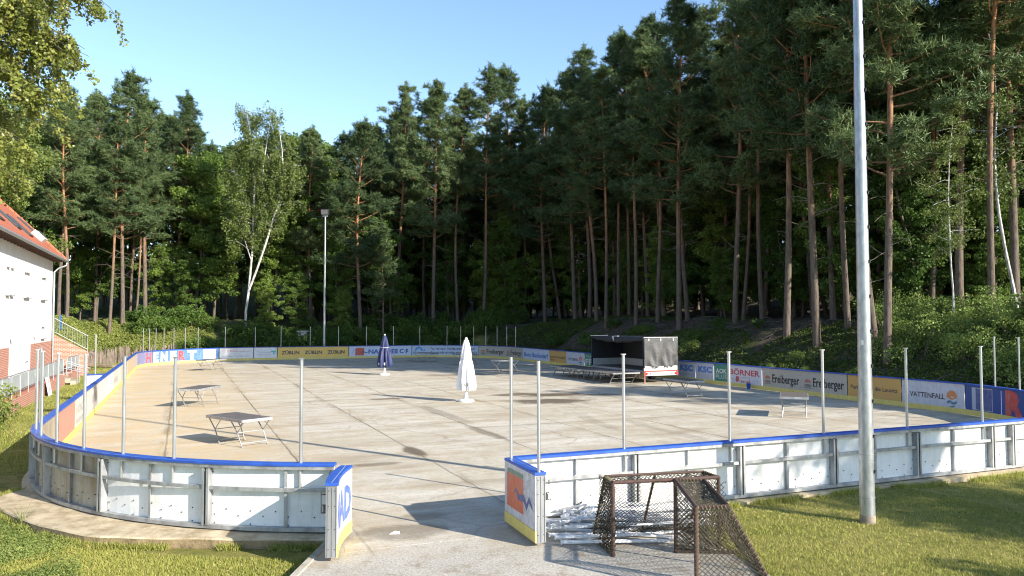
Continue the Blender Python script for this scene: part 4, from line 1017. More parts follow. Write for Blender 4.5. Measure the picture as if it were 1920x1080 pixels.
# ---------------------------------------------------------------- house
def house():
    cx, cy = wor(-4.65, 45.3); Hs = empty('house', (cx, cy, 0), TH, 'white rendered house with brick plinth and red tiled roof at the left edge', 'house')
    # local x = e1 (towards the rink), y = e2; wall plane x=0, corner y=0, house extends to -x, -y
    BL = -36.0; D = -11.0
    uvw = lambda co: (co.y + co.x, co.z)
    mb = MB(); mb.box((D / 2, BL / 2, 5.1), (-D, -BL, 5.5)); mb.build('wall', M['render'], Hs)
    mb = MB(); mb.box((D / 2 , BL / 2, 1.17), (-D + .03, -BL + .03, 2.36)); mb.build('brick_plinth', M['brick'], Hs, uv=uvw)
    # gable triangle
    rz_ = 13.55; rx = D / 2
    mb = MB(); mb.add([(0, -.02, 7.85), (D, -.02, 7.85), (rx, -.02, rz_ - .3), (0, -.3, 7.85), (D, -.3, 7.85), (rx, -.3, rz_ - .3)], [(0, 1, 2), (3, 5, 4), (0, 3, 4, 1), (1, 4, 5, 2), (2, 5, 3, 0)]); mb.build('gable', M['render'], Hs)
    # roof planes
    e = .62; z0 = 7.55; slope = (rz_ - z0) / (e - rx)
    y1, y0 = 1.0, BL - .6
    for side in (0, 1):
        X0 = e if side == 0 else D - e
        mb = MB(); th = .14
        vs = [(X0, y0, z0), (X0, y1, z0), (rx, y1, rz_), (rx, y0, rz_)]; vs += [(a_, b_, c_ + th) for a_, b_, c_ in vs]
        mb.add(vs, [(0, 1, 2, 3), (7, 6, 5, 4), (0, 4, 5, 1), (1, 5, 6, 2), (2, 6, 7, 3), (3, 7, 4, 0)])
        rf_ = mb.build('roof', M['tiles'], Hs, uv=lambda co: (co.y, co.x * 1.42))
        if side == 0: roofo = rf_
    mb = MB(); mb.tube([(e + .09, y0, z0 + .02), (e + .09, y1, z0 + .02)], .085, 10); mb.build('gutter', M['zinc'], Hs)
    mb = MB(); mb.box((e / 2 + .05, (y0 + y1) / 2, z0 + .10), (e + .05, y1 - y0 - .1, .02)); mb.box((e + .005, (y0 + y1) / 2, z0 - .02), (.03, y1 - y0, .16)); mb.build('eaves_board', pm('dark_eaves', (.10, .06, .045), (.07, .045, .03), 3, .8), Hs)
    nrm = []
    rfm = pm('rafter_brown', (.14, .08, .055), (.09, .055, .04), 3, .8)
    for k in range(26): mb = MB(); mb.box((.30, -.3 - k * .8, z0 - .04), (.55, .10, .14)); mb.build('rafter_end', rfm, Hs)
    mb = MB(); mb.bar((e, y1 + .03, z0 + .13), (rx, y1 + .03, rz_ + .13), .05, .22); mb.build('verge_board', M['tiles'], Hs, uv=lambda co: (co.y, co.x))
    mb = MB(); mb.tube([(e + .09, y1 - .35, z0 - .05), (e + .06, y1 - .40, z0 - .28), (.30, y1 - .9, z0 - .50), (.10, -.10, z0 - .75), (.10, -.10, 4), (.10, -.10, .35)], .055, 10); mb.build('downpipe', M['zinc'], Hs, smooth=True)
    # windows on the upper floor
    for yc, w, z0w, z1w in ((-9.3, 1.5, 4.93, 6.2), (-3.8, 1.5, 4.93, 6.2), (-14.35, .62, 4.93, 6.2), (-13.35, .62, 4.93, 6.2), (-17.5, 1.4, 4.93, 6.2), (-3.6, 1.0, 2.62, 3.25)):
        fr = MB(); d = .008
        fr.box((d / 2 + .002, yc, z1w + .04), (d + .04, w + .12, .07)); fr.box((d / 2, yc - w / 2 - .03, (z0w + z1w) / 2), (.02, .06, z1w - z0w)); fr.box((d / 2, yc + w / 2 + .03, (z0w + z1w) / 2), (.02, .06, z1w - z0w))
        wf = fr.build('window', M['shutter'], Hs)
        mb = MB(); mb.box((.075, yc, z1w + .055), (.15, w + .04, .05)); mb.build('shutter_box', M['shutter'], wf)
        mb = MB(); mb.box((.006, yc, (z0w + z1w) / 2), (.008, w, z1w - z0w)); n = int((z1w - z0w) / .09)
        for k in range(n): mb.box((.013, yc, z0w + (k + .5) * (z1w - z0w) / n), (.008, w - .03, .07))
        mb.build('roller_shutter', M['shutter'], wf)
        mb = MB(); mb.box((.075, yc, z0w - .05), (.17, w + .16, .04)); mb.build('sill', M['zinc'], wf)
    # door
    dy = -10.75; dr = MB(); dr.box((.03, dy, 1.36), (.05, 5.6, 2.06)); df = dr.build('door', M['shutter'], Hs)
    mb = MB()
    for a_, b_ in ((-1.9, .12), (1.9, .12)): mb.box((.06, dy + a_, 1.36), (.02, b_, 2.0))
    mb.box((.06, dy, 1.18), (.02, 3.7, .06)); mb.box((.06, dy, 2.30), (.02, 3.7, .06)); mb.build('door_frame', M['white'], df)
    mb = MB(); mb.tube([(.07, dy + 1.6, 1.45), (.13, dy + 1.6, 1.45), (.13, dy + 1.2, 1.45)], .02, 6); mb.build('handle', M['darkmetal'], df)
    for yy, zz in ((-13.4, 2.78), (-6.8, 2.85)):
        mb = MB(); mb.tube([(.0, yy, zz), (.14, yy, zz + .03)], .03, 6); mb.lathe([(.03, -.12), (.10, -.10), (.11, .02), (.05, .07)], 12, (.18, yy, zz)); mb.build('wall_lamp', M['white'], Hs)
    # skylights and the white vent hood on the roof plane
    def rp(px, py):
        d = np.array(_ray(px, py)); o_ = np.array([0, 0, CAMH]); n_ = None
        # plane: z = z0 + th + (e - x)*slope  in local x
        def f(t):
            p = o_ + d * t; lx = (p[0] - cx) * E1[0] + (p[1] - cy) * E1[1]; return p[2] - (z0 + .14 + (e - lx) * slope), lx, (p[0] - cx) * E2[0] + (p[1] - cy) * E2[1]
        t0_, t1_ = 10, 120
        for _ in range(60):
            tm = (t0_ + t1_) / 2
            if f(tm)[0] * f(t0_)[0] <= 0: t1_ = tm
            else: t0_ = tm
        return f(t0_)[1], f(t0_)[2]
    import math as _m
    ang = _m.atan(slope)
    for (pxc, pyc, wy, wl) in ((15, 411, 1.0, 1.5), (37, 425, 1.0, 1.6), (55, 428, .9, 1.7), (-20, 392, 1.0, 1.5)):
        lx, ly = rp(pxc, pyc); zz = z0 + .14 + (e - lx) * slope
        R = Matrix.Rotation(ang, 3, 'Y')
        mb = MB(); mb.box((lx, ly, zz + .05), (wl, wy, .09), R=R); s_ = mb.build('skylight', M['darkmetal'], Hs)
        mb = MB(); mb.box((lx + .05 * math.sin(ang), ly, zz + .05 + .05 * math.cos(ang)), (wl - .22, wy - .2, .02), R=R); mb.build('pane', M['glass'], s_)
    lx, ly = rp(74, 449); zz = z0 + .14 + (e - lx) * slope
    mb = MB(); mb.box((lx, ly, zz + .18), (.75, 1.1, .32), R=Matrix.Rotation(ang, 3, 'Y')); v_ = mb.build('vent_hood', M['white'], Hs, bevel=.02)
    mb = MB()
    for k in range(5): mb.box((lx + .17 - .0, ly - .36 + k * .18, zz + .34), (.5, .05, .02), R=Matrix.Rotation(ang, 3, 'Y'))
    mb.build('louvre', M['darkmetal'], v_)
    # brick flank wall of the outside stair behind the corner
    mb = MB(); mb.add([(-.0, .6, 0), (2.05, .6, 0), (2.05, .6, 1.55), (.0, .6, 2.75), (0, .95, 0), (2.05, .95, 0), (2.05, .95, 1.55), (0, .95, 2.75)],
                      [(0, 1, 2, 3), (7, 6, 5, 4), (0, 4, 5, 1), (1, 5, 6, 2), (2, 6, 7, 3), (3, 7, 4, 0)]); mb.build('stair_wall', M['brick'], Hs, uv=lambda co: (co.x + co.y, co.z))
    mb = MB(); A, B = Vector((.05, .8, 2.80)), Vector((2.0, .8, 1.62))
    mb.tube([A + Vector((0, 0, 1.0)), B + Vector((0, 0, 1.0)), B], .025, 6); mb.tube([A + Vector((0, 0, .1)), B + Vector((0, 0, .1))], .02, 6)
    for k in range(14): q = A.lerp(B, k / 13); mb.tube([q + Vector((0, 0, .1)), q + Vector((0, 0, 1.0))], .010, 5)
    mb.build('stair_railing', M['zinc'], Hs)
    mb = MB(); mb.box((.30, 1.5, 3.5), (.10, .06, 1.0)); mb.build('blue_post', M['blueplastic'], Hs)
house()
def ramp_():
    cx, cy = wor(-3.0, 16); R_ = empty('brick_ramp', (cx, cy, 0), TH, 'low red brick ramp with grey-sheeted railing running along the house', 'ramp')
    def zt(y): return .52 - .18 * S((y - 20) / 24)
    uv = lambda co: (co.y, co.z)
    mb = MB(); ys = np.linspace(0, 27.6, 13); vs = []; fs = []
    def seg(y0, y1):
        mb.add([(0, y0, -.2), (0, y1, -.2), (0, y1, zt(y1)), (0, y0, zt(y0)), (-1.55, y0, -.2), (-1.55, y1, -.2), (-1.55, y1, zt(y1)), (-1.55, y0, zt(y0))],
               [(0, 1, 2, 3), (7, 6, 5, 4), (3, 2, 6, 7), (0, 3, 7, 4), (1, 5, 6, 2)])
    seg(0, 22.3); seg(23.6, 36.0); mb.build('brick_wall', M['brick'], R_, uv=uv)
    mb = MB()
    for k in range(3): mb.box((.12 + .3 * k - .3, 22.95, .32 - .13 * k), (.3, 1.26, .26)); 
    mb.build('steps', M['kerbgrey'], R_)
    for y0, y1 in ((0, 22.2), (23.7, 35.5)):
        mb = MB(); mb.tube([(-.08, y0, zt(y0) + .95), (-.08, y1, zt(y1) + .95)], .024, 8); mb.tube([(-.08, y0, zt(y0) + .22), (-.08, y1, zt(y1) + .22)], .015, 6)
        n = max(2, round((y1 - y0) / 1.9))
        mb.build('handrail', M['zinc'], R_)
        for k in range(n + 1):
            y = y0 + (y1 - y0) * k / n; mb = MB(); mb.tube([(-.08, y, zt(y) - .05), (-.08, y, zt(y) + .95)], .022, 6); mb.build('railing_post', M['zinc'], R_)
        mb = MB(); mb.add([(-.10, y0, zt(y0) + .26), (-.10, y1, zt(y1) + .26), (-.10, y1, zt(y1) + .9), (-.10, y0, zt(y0) + .9), (-.106, y0, zt(y0) + .26), (-.106, y1, zt(y1) + .26), (-.106, y1, zt(y1) + .9), (-.106, y0, zt(y0) + .9)],
                          [(0, 1, 2, 3), (7, 6, 5, 4), (3, 2, 6, 7), (0, 4, 5, 1)]); mb.build('infill_sheet', M['panelgrey'], R_)
    for y in (22.35, 23.55):
        mb = MB(); mb.tube([(-.1, y, 1.28), (1.1, y, .82), (1.1, y, .6), (-.1, y, .92)], .02, 6); mb.tube([(.6, y, 0), (.6, y, 1.0)], .02, 6); mb.tube([(-.1, y, .3), (-.1, y, 1.3)], .024, 6); mb.build('step_handrail', M['zinc'], R_)
    o = MB(); o.box((0, 0, .45), (.04, .95, .92)); w = o.build('white_board', M['white'], bevel=.005)
    x, y = wor(-2.78, 31.3); w.location = (x, y, -.02); w.rotation_euler = (0, math.radians(-10), TH); tag(w, 'white board leaning against the brick ramp', 'board')
ramp_()

# palisade of round timber stakes at the foot of the green mound: each stake is a thing of one row
def stakes():
    rd = random.Random(8); path_ = [(-3.0, 47.8), (-3.1, 53), (-3.2, 58), (-2.2, 62), (.2, 64.9), (3.6, 66.8)]
    S_ = [0]; 
    for i in range(len(path_) - 1): S_.append(S_[-1] + math.dist(path_[i], path_[i + 1]))
    P = empty('palisade', (*wor(-3, 55), 0), 0, 'row of weathered timber stakes holding back the green mound', 'palisade')
    s = 0; n = 0; pts = []
    while s < S_[-1] and n < 95:
        a = np.interp(s, S_, [p[0] for p in path_]); b = np.interp(s, S_, [p[1] for p in path_]); x, y = wor(a + rd.uniform(-.05, .05), b)
        h = 1.0 + rd.uniform(-.35, .45); r = rd.uniform(.065, .11)
        mb = MB(); mb.tube([(x, y, -.1), (x + rd.uniform(-.05, .05), y, h - .1), (x + rd.uniform(-.07, .07), y, h)], [r, r * .95, r * .5], 7); mb.build('stake', M['stakewood'], P)
        s += r * 2 + rd.uniform(.01, .09); n += 1
    for ch in KIDS[P.name]: ch.matrix_parent_inverse = Matrix.Translation(-P.location)
stakes()
def timber():
    rd = random.Random(4); mb = MB(); mb.tube([(-1.1, 0, 0), (1.1, 0, 0)], [.13, .11], 10); t = mb.build('timber_log', M['wood']); tag(t, 'weathered log in the stack behind the ramp', 'log', 'stacked logs beside the mound'); first = True
    cx, cy = wor(-4.0, 47.6)
    for k in range(9):
        o = t if first else t.copy()
        if not first: COL.objects.link(o)
        first = False; row = k // 3
        o.location = (cx + rd.uniform(-.25, .25), cy + (k % 3) * .26 + row * .1, .12 + row * .23); o.rotation_euler = (0, rd.uniform(-.03, .03), .15 + rd.uniform(-.05, .05)); o.scale = (1 + rd.uniform(-.2, .2), 1, 1)
    mb = MB(); mb.box((0, 0, 0), (2.2, .5, .22)); o = mb.build('beam', M['wood'], bevel=.05); x, y = gz(192, 685, .15); o.location = (x, y, .12); o.rotation_euler = (0, .02, -.25); tag(o, 'thick pale beam lying in the grass beyond the left boards', 'beam')
    mb = MB(); mb.box((0, 0, .5), (.9, .6, 1.0)); mb.box((0, 0, 1.08), (1.1, .8, .14)); x, z = gy(568, 628, 79); o = mb.build('stone_block', M['stone'], bevel=.04); o.location = (x, 79, terr(x, 79) - .2); tag(o, 'pale concrete block among the shrubs left of the far mast', 'block')
timber()

# ---------------------------------------------------------------- vegetation
def leaf_quads(C, R, per, size, rng, elong=1.5, flat=0.0, shell=True):
    """C (N,3) clump centres, R (N,3) radii"""
    N = len(C); n = N * per
    d = rng.normal(size=(n, 3)); d /= np.linalg.norm(d, axis=1)[:, None]
    r = rng.random(n) ** (1 / 3.0) if not shell else (.45 + .55 * rng.random(n) ** .6)
    P = np.repeat(C, per, 0) + d * r[:, None] * np.repeat(R, per, 0)
    u = rng.normal(size=(n, 3)); u[:, 2] *= (1 - flat); u /= np.linalg.norm(u, axis=1)[:, None]
    w = rng.normal(size=(n, 3)); v = np.cross(u, w); v /= np.linalg.norm(v, axis=1)[:, None]
    s = size * (.6 + .8 * rng.random(n))[:, None]
    a = P - u * s * elong * .5; b = P + v * s * .5; c = P + u * s * elong * .5; e = P - v * s * .5
    V = np.stack([a, b, c, e], 1).reshape(-1, 3); F = np.arange(4 * n).reshape(-1, 4)
    return V, F
def needle_tufts(C, rng, per=9, L=.32, w=.05, up=.35):
    N = len(C); n = N * per
    d = rng.normal(size=(n, 3)); d[:, 2] = d[:, 2] * .7 + up; d /= np.linalg.norm(d, axis=1)[:, None]
    P = np.repeat(C, per, 0) + rng.normal(size=(n, 3)) * .06
    x = np.cross(d, rng.normal(size=(n, 3))); x /= np.linalg.norm(x, axis=1)[:, None]
    l = (L * (.6 + .7 * rng.random(n)))[:, None]
    V = np.stack([P - x * w, P + x * w, P + d * l + x * w * .35, P + d * l - x * w * .35], 1).reshape(-1, 3)
    return V, np.arange(4 * n).reshape(-1, 4)
def curve_pts(p0, d, L, n, rnd, bend, wig):
    pts = [Vector(p0)]; d = Vector(d).normalized()
    for i in range(n):
        d = (d + Vector((rnd.uniform(-wig, wig), rnd.uniform(-wig, wig), rnd.uniform(-wig, wig) + bend))).normalized()
        pts.append(pts[-1] + d * (L / n))
    return pts
TPL = []      # hidden prototypes are avoided: the first use moves the prototype itself
def make_pine(seed, H=26.0, cb=.55, rad=.19, spread=3.0, nb=46, dens=1.0, lean=0.0, name='pine_tree'):
    rnd = random.Random(seed); rng = np.random.default_rng(seed)
    T = empty(name, (0, 0, 0), 0, 'x', 'tree')
    a0 = rnd.random() * 6.28; n = 14; pts = []
    wx, wy = rnd.uniform(-.55, .55), rnd.uniform(-.55, .55)
    for i in range(n + 1):
        u = i / n; pts.append(Vector((lean * u * H * math.cos(a0) + wx * math.sin(u * 5 + seed), lean * u * H * math.sin(a0) + wy * math.sin(u * 4 + 1.7 * seed), u * H)) - Vector((wx * math.sin(seed), wy * math.sin(1.7 * seed), 0)) * (1 - u))
    pts[0] = Vector((0, 0, -.3)); r_ = [rad * (1.12 if i == 0 else 1) * (1 - .86 * (i / n) ** 1.15) + .015 for i in range(n + 1)]
    tb = MB(); tb.tube(pts, r_, 9)
    def at(u): q = u * n; i = min(n - 1, int(q)); return pts[i].lerp(pts[i + 1], q - i)
    C = []
    for k in range(nb):
        u = cb + (1 - cb) * (k + rnd.random()) / nb; t = (u - cb) / (1 - cb)
        if rnd.random() < .12: continue
        prof = (math.sin(PI * min(1, .22 + t * .78)) ** .8) * (1 - .45 * t) + .08
        L = spread * prof * rnd.uniform(.55, 1.25)
        az = k * 2.4 + rnd.uniform(-.5, .5); el = -.1 + .9 * t + rnd.uniform(-.15, .25)
        q = curve_pts(at(min(u, .985)), (math.cos(az) * math.cos(el), math.sin(az) * math.cos(el), math.sin(el)), L, 4, rnd, .10, .22)
        tb.tube(q, [max(.014, .055 * (1 - t * .6) * (1 - i / 5)) for i in range(5)], 4, caps=False)
        npad = max(2, int(L * 1.5))
        for j in range(npad):
            f = .40 + .6 * (j + .6) / npad; i = min(3, int(f * 4)); c = q[i].lerp(q[i + 1], f * 4 - i)
            c = c + Vector((rnd.uniform(-.5, .5), rnd.uniform(-.5, .5), rnd.uniform(-.05, .3)))
            m_ = int(13 * dens * rnd.uniform(.7, 1.3)); rr_ = rnd.uniform(.45, .95) * (.65 + .35 * (1 - t))
            g = rng.normal(size=(m_, 3)) * np.array([.5, .5, .22]) * rr_; C.append(g + np.array(c))
    for q_ in range(6):   # leader shoots: narrow spires
        ox_, oy_ = (0, 0) if q_ == 0 else (rnd.gauss(0, .75), rnd.gauss(0, .75)); hh_ = .7 if q_ == 0 else rnd.uniform(-1.6, -.1)
        for k in range(22):
            w_ = 1 - k / 22; c = at(.985) + Vector((ox_ + rnd.gauss(0, .05 + .24 * w_), oy_ + rnd.gauss(0, .05 + .24 * w_), hh_ - 2.0 * w_ + .5)); C.append(np.array([c]))
    for k in range(16):
        u = rnd.uniform(cb * .45, cb * 1.15); az = rnd.random() * 6.28; L = rnd.uniform(.5, 2.3)
        q = curve_pts(at(u), (math.cos(az), math.sin(az), rnd.uniform(-.2, .35)), L, 3, rnd, -.05, .3); tb.tube(q, [.022, .016, .011, .006], 4, 1, caps=False)
    tb.build('trunk', [M['pinebark'], M['deadwood']], T, smooth=True)
    V, F = needle_tufts(np.concatenate(C), rng, 13, .33, .027)
    np_mesh('crown', V, F, M['needle'], T)
    return T
def make_broad(seed, H=14, cb=.25, rad=.15, spread=3.4, nclump=120, per=60, leaf=.17, mat='broad', barkm='bark', name='broadleaf_tree', stems=1, droop=0):
    rnd = random.Random(seed); rng = np.random.default_rng(seed)
    T = empty(name, (0, 0, 0), 0, 'x', 'tree'); tb = MB(); C = []; R = []
    for s_ in range(stems):
        base = Vector((rnd.uniform(-.2, .2) * (stems > 1), rnd.uniform(-.2, .2) * (stems > 1), -.3))
        main = curve_pts(base, (rnd.uniform(-.12, .12), rnd.uniform(-.12, .12), 1), H * .93, 10, rnd, .12, .10)
        tb.tube(main, [rad * (1 - .85 * (i / 10)) + .01 for i in range(11)], 8, caps=False)
        nl = int(26 / stems) + 6
        for k in range(nl):
            u = cb + (.98 - cb) * (k + rnd.random()) / nl; i = min(9, int(u * 10)); p = main[i].lerp(main[i + 1], u * 10 - i)
            t = (u - cb) / (1 - cb); L = spread * (math.sin(PI * (.18 + .76 * t)) ** .7) * rnd.uniform(.6, 1.2)
            az = k * 2.4 + rnd.uniform(-.6, .6); el = rnd.uniform(.05, .7)
            q = curve_pts(p, (math.cos(az) * math.cos(el), math.sin(az) * math.cos(el), math.sin(el)), L, 4, rnd, .05 - droop, .25)
            tb.tube(q, [max(.012, rad * .38 * (1 - .8 * t) * (1 - j / 5)) for j in range(5)], 5, caps=False)
            for j in range(max(2, int(nclump / stems / nl))):
                f = .35 + .65 * rnd.random(); jj = min(3, int(f * 4)); c = q[jj].lerp(q[jj + 1], f * 4 - jj) + Vector((rnd.gauss(0, .35), rnd.gauss(0, .35), rnd.gauss(0, .3) - droop * 3 * rnd.random()))
                C.append(c); rr_ = rnd.uniform(.35, .8) * spread / 3.2; R.append((rr_, rr_, rr_ * (.6 + droop * 3)))
    tb.build('trunk', M[barkm], T, smooth=True)
    V, F = leaf_quads(np.array([tuple(c) for c in C]), np.array(R), per, leaf, rng)
    np_mesh('crown', V, F, M[mat], T); return T
def make_bush(seed, w=1.3, h=1.5, n=16, per=70, leaf=.11, mat='bush', label='x'):
    rnd = random.Random(seed); rng = np.random.default_rng(seed); T = empty('bush', (0, 0, 0), 0, label, 'bush'); C = []; R = []; sb = MB()
    for k in range(n):
        a = rnd.random() * 6.28; r = w * math.sqrt(rnd.random()) * .8; z = h * rnd.uniform(.15, .9) * (1 - .45 * (r / w) ** 2)
        c = (r * math.cos(a), r * math.sin(a), z); C.append(c); q = rnd.uniform(.28, .5) * w; R.append((q, q, q * .7))
        sb.tube([(c[0] * .2, c[1] * .2, -.1), (c[0] * .6, c[1] * .6, z * .5), c], [.02, .015, .008], 4, caps=False)
    sb.build('stems', M['deadwood'], T); V, F = leaf_quads(np.array(C), np.array(R), per, leaf, rng); np_mesh('foliage', V, F, M[mat], T); return T

USED = set()
TILT = random.Random(9)
def put(proto, x, y, s=1.0, rz=0.0, label='x', group=None, dz=0.0):
    o = put_(proto, x, y, s, rz, label, group, dz)
    if proto.name.startswith('pine'): o.rotation_euler = (TILT.gauss(0, .022), TILT.gauss(0, .022), rz)
    return o
def put_(proto, x, y, s=1.0, rz=0.0, label='x', group=None, dz=0.0):
    loc_ = (x, y, terr(x, y) + dz)
    if proto.name not in USED:
        USED.add(proto.name); o = proto; o.location = loc_; o.rotation_euler = (0, 0, rz); o.scale = (s,) * 3 if not hasattr(s, '__len__') else s
        if label: o['label'] = label
        if group: o['group'] = group
        return o
    return copy_tree(proto, loc_, rz, s, label, group)

R0 = random.Random(77)
pines = [make_pine(1, 26, .42, .20, 4.0, 64, 1.15), make_pine(2, 27, .50, .18, 3.6, 58, 1.1), make_pine(3, 25, .36, .21, 4.2, 70, 1.15), make_pine(4, 26, .46, .17, 3.3, 54, 1.1), make_pine(5, 24, .33, .19, 4.2, 68, 1.15), make_pine(6, 27, .52, .16, 3.4, 52, 1.1),
         make_pine(7, 26, .44, .15, 3.8, 44, 1.0, .03), make_pine(8, 25, .56, .17, 4.3, 60, 1.0, .02)]
young = make_pine(9, 12, .35, .09, 1.9, 34, 1.0, name='pine_tree')
# individually placed pines (column in the photo, how far, height)
GP = 'pines along the forest edge'
spec = [ # px, ('a'|'b', value), height, proto, label
 (230, ('b', 72), 24.5, 4, 'sunlit reddish pine with a broad crown, above the green mound'),
 (205, ('b', 70), 21, 3, 'slender leaning pine left of the broad-crowned one above the mound'),
 (255, ('b', 74), 17, 5, 'smaller pine close to the right of the broad-crowned one above the mound'),
 (272, ('b', 76), 23, 2, 'pine with crooked upper trunk between the mound and the big birch'),
 (125, ('b', 68), 20, 0, 'forked orange-barked pine just beyond the house corner'),
 (110, ('b', 71), 22, 1, 'pine beyond the roof edge of the house'),
 (330, ('b', 82), 25, 3, 'dark-topped pine behind the leaning ones, left of the birch'),
 (676, ('b', 67), 22.5, 4, 'solitary sunlit pine with orange trunk, right of the slim mast'),
 (812, ('b', 69), 26.5, 2, 'pine above the blue parasol, first of the dark forest edge'),
 (745, ('b', 72), 26, 0, 'dense dark pine at the left end of the dark forest edge'),
 (858, ('b', 70), 26, 5, 'double-looking pine above the white parasol'),
 (905, ('b', 68), 28, 1, 'tall pine above the far right corner posts of the rink'),
 (982, ('b', 72), 26, 3, 'narrow twin-tipped pine above the far right corner of the boards'),
 (1118, ('a', 40), 23.5, 0, 'pine standing behind the left end of the trailer'),
 (1136, ('a', 38.6), 23.5, 5, 'pine standing behind the middle of the trailer'),
 (1192, ('a', 39.5), 24, 3, 'thin straight pine behind the right half of the trailer'),
 (1233, ('a', 40.5), 25, 1, 'pine with pale trunk behind the trailer rear'),
 (1273, ('a', 38.4), 25, 2, 'thick pine beside the trailer rear on the bank'),
 (1378, ('a', 39.4), 27, 4, 'slightly leaning pine above the green panel'),
 (1430, ('a', 41.5), 26, 3, 'thin reddish pine above the beige panel'),
 (1474, ('a', 37.6), 28, 0, 'straight pine above the gap between two near posts'),
 (1531, ('a', 37.0), 29, 2, 'thickest pine on the bank, left of the near mast'),
 (1590, ('a', 39.0), 27, 5, 'pine partly hidden by the near mast'),
 (1642, ('a', 37.0), 28, 1, 'dark pine just right of the near mast'),
 (1662, ('a', 35.8), 28, 4, 'pine with sunlit pale trunk right of the near mast'),
 (1745, ('a', 44), 27, 3, 'pine deep behind the bright bushes on the right'),
 (1800, ('a', 41), 27, 0, 'pine behind the bright bushes beside the small birch'),
 (1860, ('a', 40.5), 27, 5, 'pine near the right edge behind the bright bushes'),
 (1905, ('a', 43), 27, 2, 'pine at the right edge of the picture'),
]
placed = []
PH = [26, 27, 25, 26, 24, 27, 26, 25]
for px, (k, v), h, pi, lb in spec:
    x, y = on_a(px, v) if k == 'a' else on_b(px, v)
    put(pines[pi], x, y, (1.0, 1.0, h / PH[pi]) if h > 22 else (h / PH[pi] * 1.05, h / PH[pi] * 1.05, h / PH[pi]), R0.random() * 6.28, lb, GP); placed.append((x, y))
x, y = on_b(718, 66); put(young, x, y, 1.0, .4, 'young pine with a thin bare stem right of the solitary sunlit pine', 'young pines'); placed.append((x, y))
# the skyline of the wood: column and height of each top
SKX = [60, 160, 210, 250, 290, 330, 375, 410, 560, 640, 700, 735, 785, 820, 860, 905, 935, 965, 985, 1015, 1050, 1075, 1105, 1130, 1160, 1180, 1215, 1245, 1290, 1330, 1400]
SKY_ = [150, 160, 128, 128, 155, 168, 235, 262, 215, 235, 215, 150, 140, 138, 128, 100, 132, 118, 114, 150, 162, 132, 82, 92, 62, 52, 60, 12, 20, -20, -200]
def cap(x, y, ztop, slack=0):
    px = 960 + FPX * x / y
    if px > 1400: return 99
    return gy(px, np.interp(px, SKX, SKY_) + 8 + slack, y)[1] - terr(x, y)
for px, a_, yt, pi, lb in ((1022, 40, 152, 4, 'lower pine filling the dip right of the twin-tipped one'), (1050, 43, 160, 1, 'pine in the dip of the skyline left of the trailer'), (1078, 41, 130, 2, 'pine rising above the left end of the stage platforms'),
        (1105, 42, 80, 0, 'tall pine whose tip rises first out of the right half of the skyline'), (1160, 42, 60, 3, 'pine whose tip stands high over the trailer roof'), (1180, 43, 50, 5, 'pine close beside the high tip over the trailer'), (1245, 43, 12, 2, 'pine reaching almost the top of the picture'),
        (1290, 42, 18, 1, 'pine touching the top of the picture with its crown'), (1215, 44, 60, 4, 'dense pine between the two highest tips of the skyline'), (965, 41, 118, 5, 'left one of a pair of narrow pine tips above the far corner')):
    x, y = on_a(px, a_) if a_ > 41.5 or px > 1020 else on_b(px, 71); h = gy(px, yt, y)[1] - terr(x, y)
    if h > 9: put(pines[pi], x, y, (1.05, 1.05, h / (PH[pi] + .9)), R0.random() * 6.28, lb, GP); placed.append((x, y))
# the forest behind, tree by tree
def free(x, y, d):
    return all((x - a) ** 2 + (y - b) ** 2 > d * d for a, b in placed)
n = 0; tries = 0
while n < 165 and tries < 6000:
    tries += 1
    if R0.random() < .62: a = R0.uniform(38.5, 66); b = R0.uniform(13, 86)
    else: a = R0.uniform(-24, 50); b = R0.uniform(73, 98)
    if a < 38 and b < 73: continue
    if a < 16 and b < 80: continue
    x, y = wor(a, b)
    if y < 3 or abs(x / y) > .80 or not free(x, y, 3.6): continue
    pi = R0.randrange(8); s = R0.uniform(.82, 1.02)
    s = min(s, cap(x, y, 0, R0.uniform(0, 25)) / (PH[pi] + .7))
    if s < .3: continue
    s = (max(s, .62), max(s, .62), s)
    put(pines[pi], x, y, s, R0.random() * 6.28, 'tall pine standing within the forest behind the front row', 'pines inside the forest'); placed.append((x, y)); n += 1
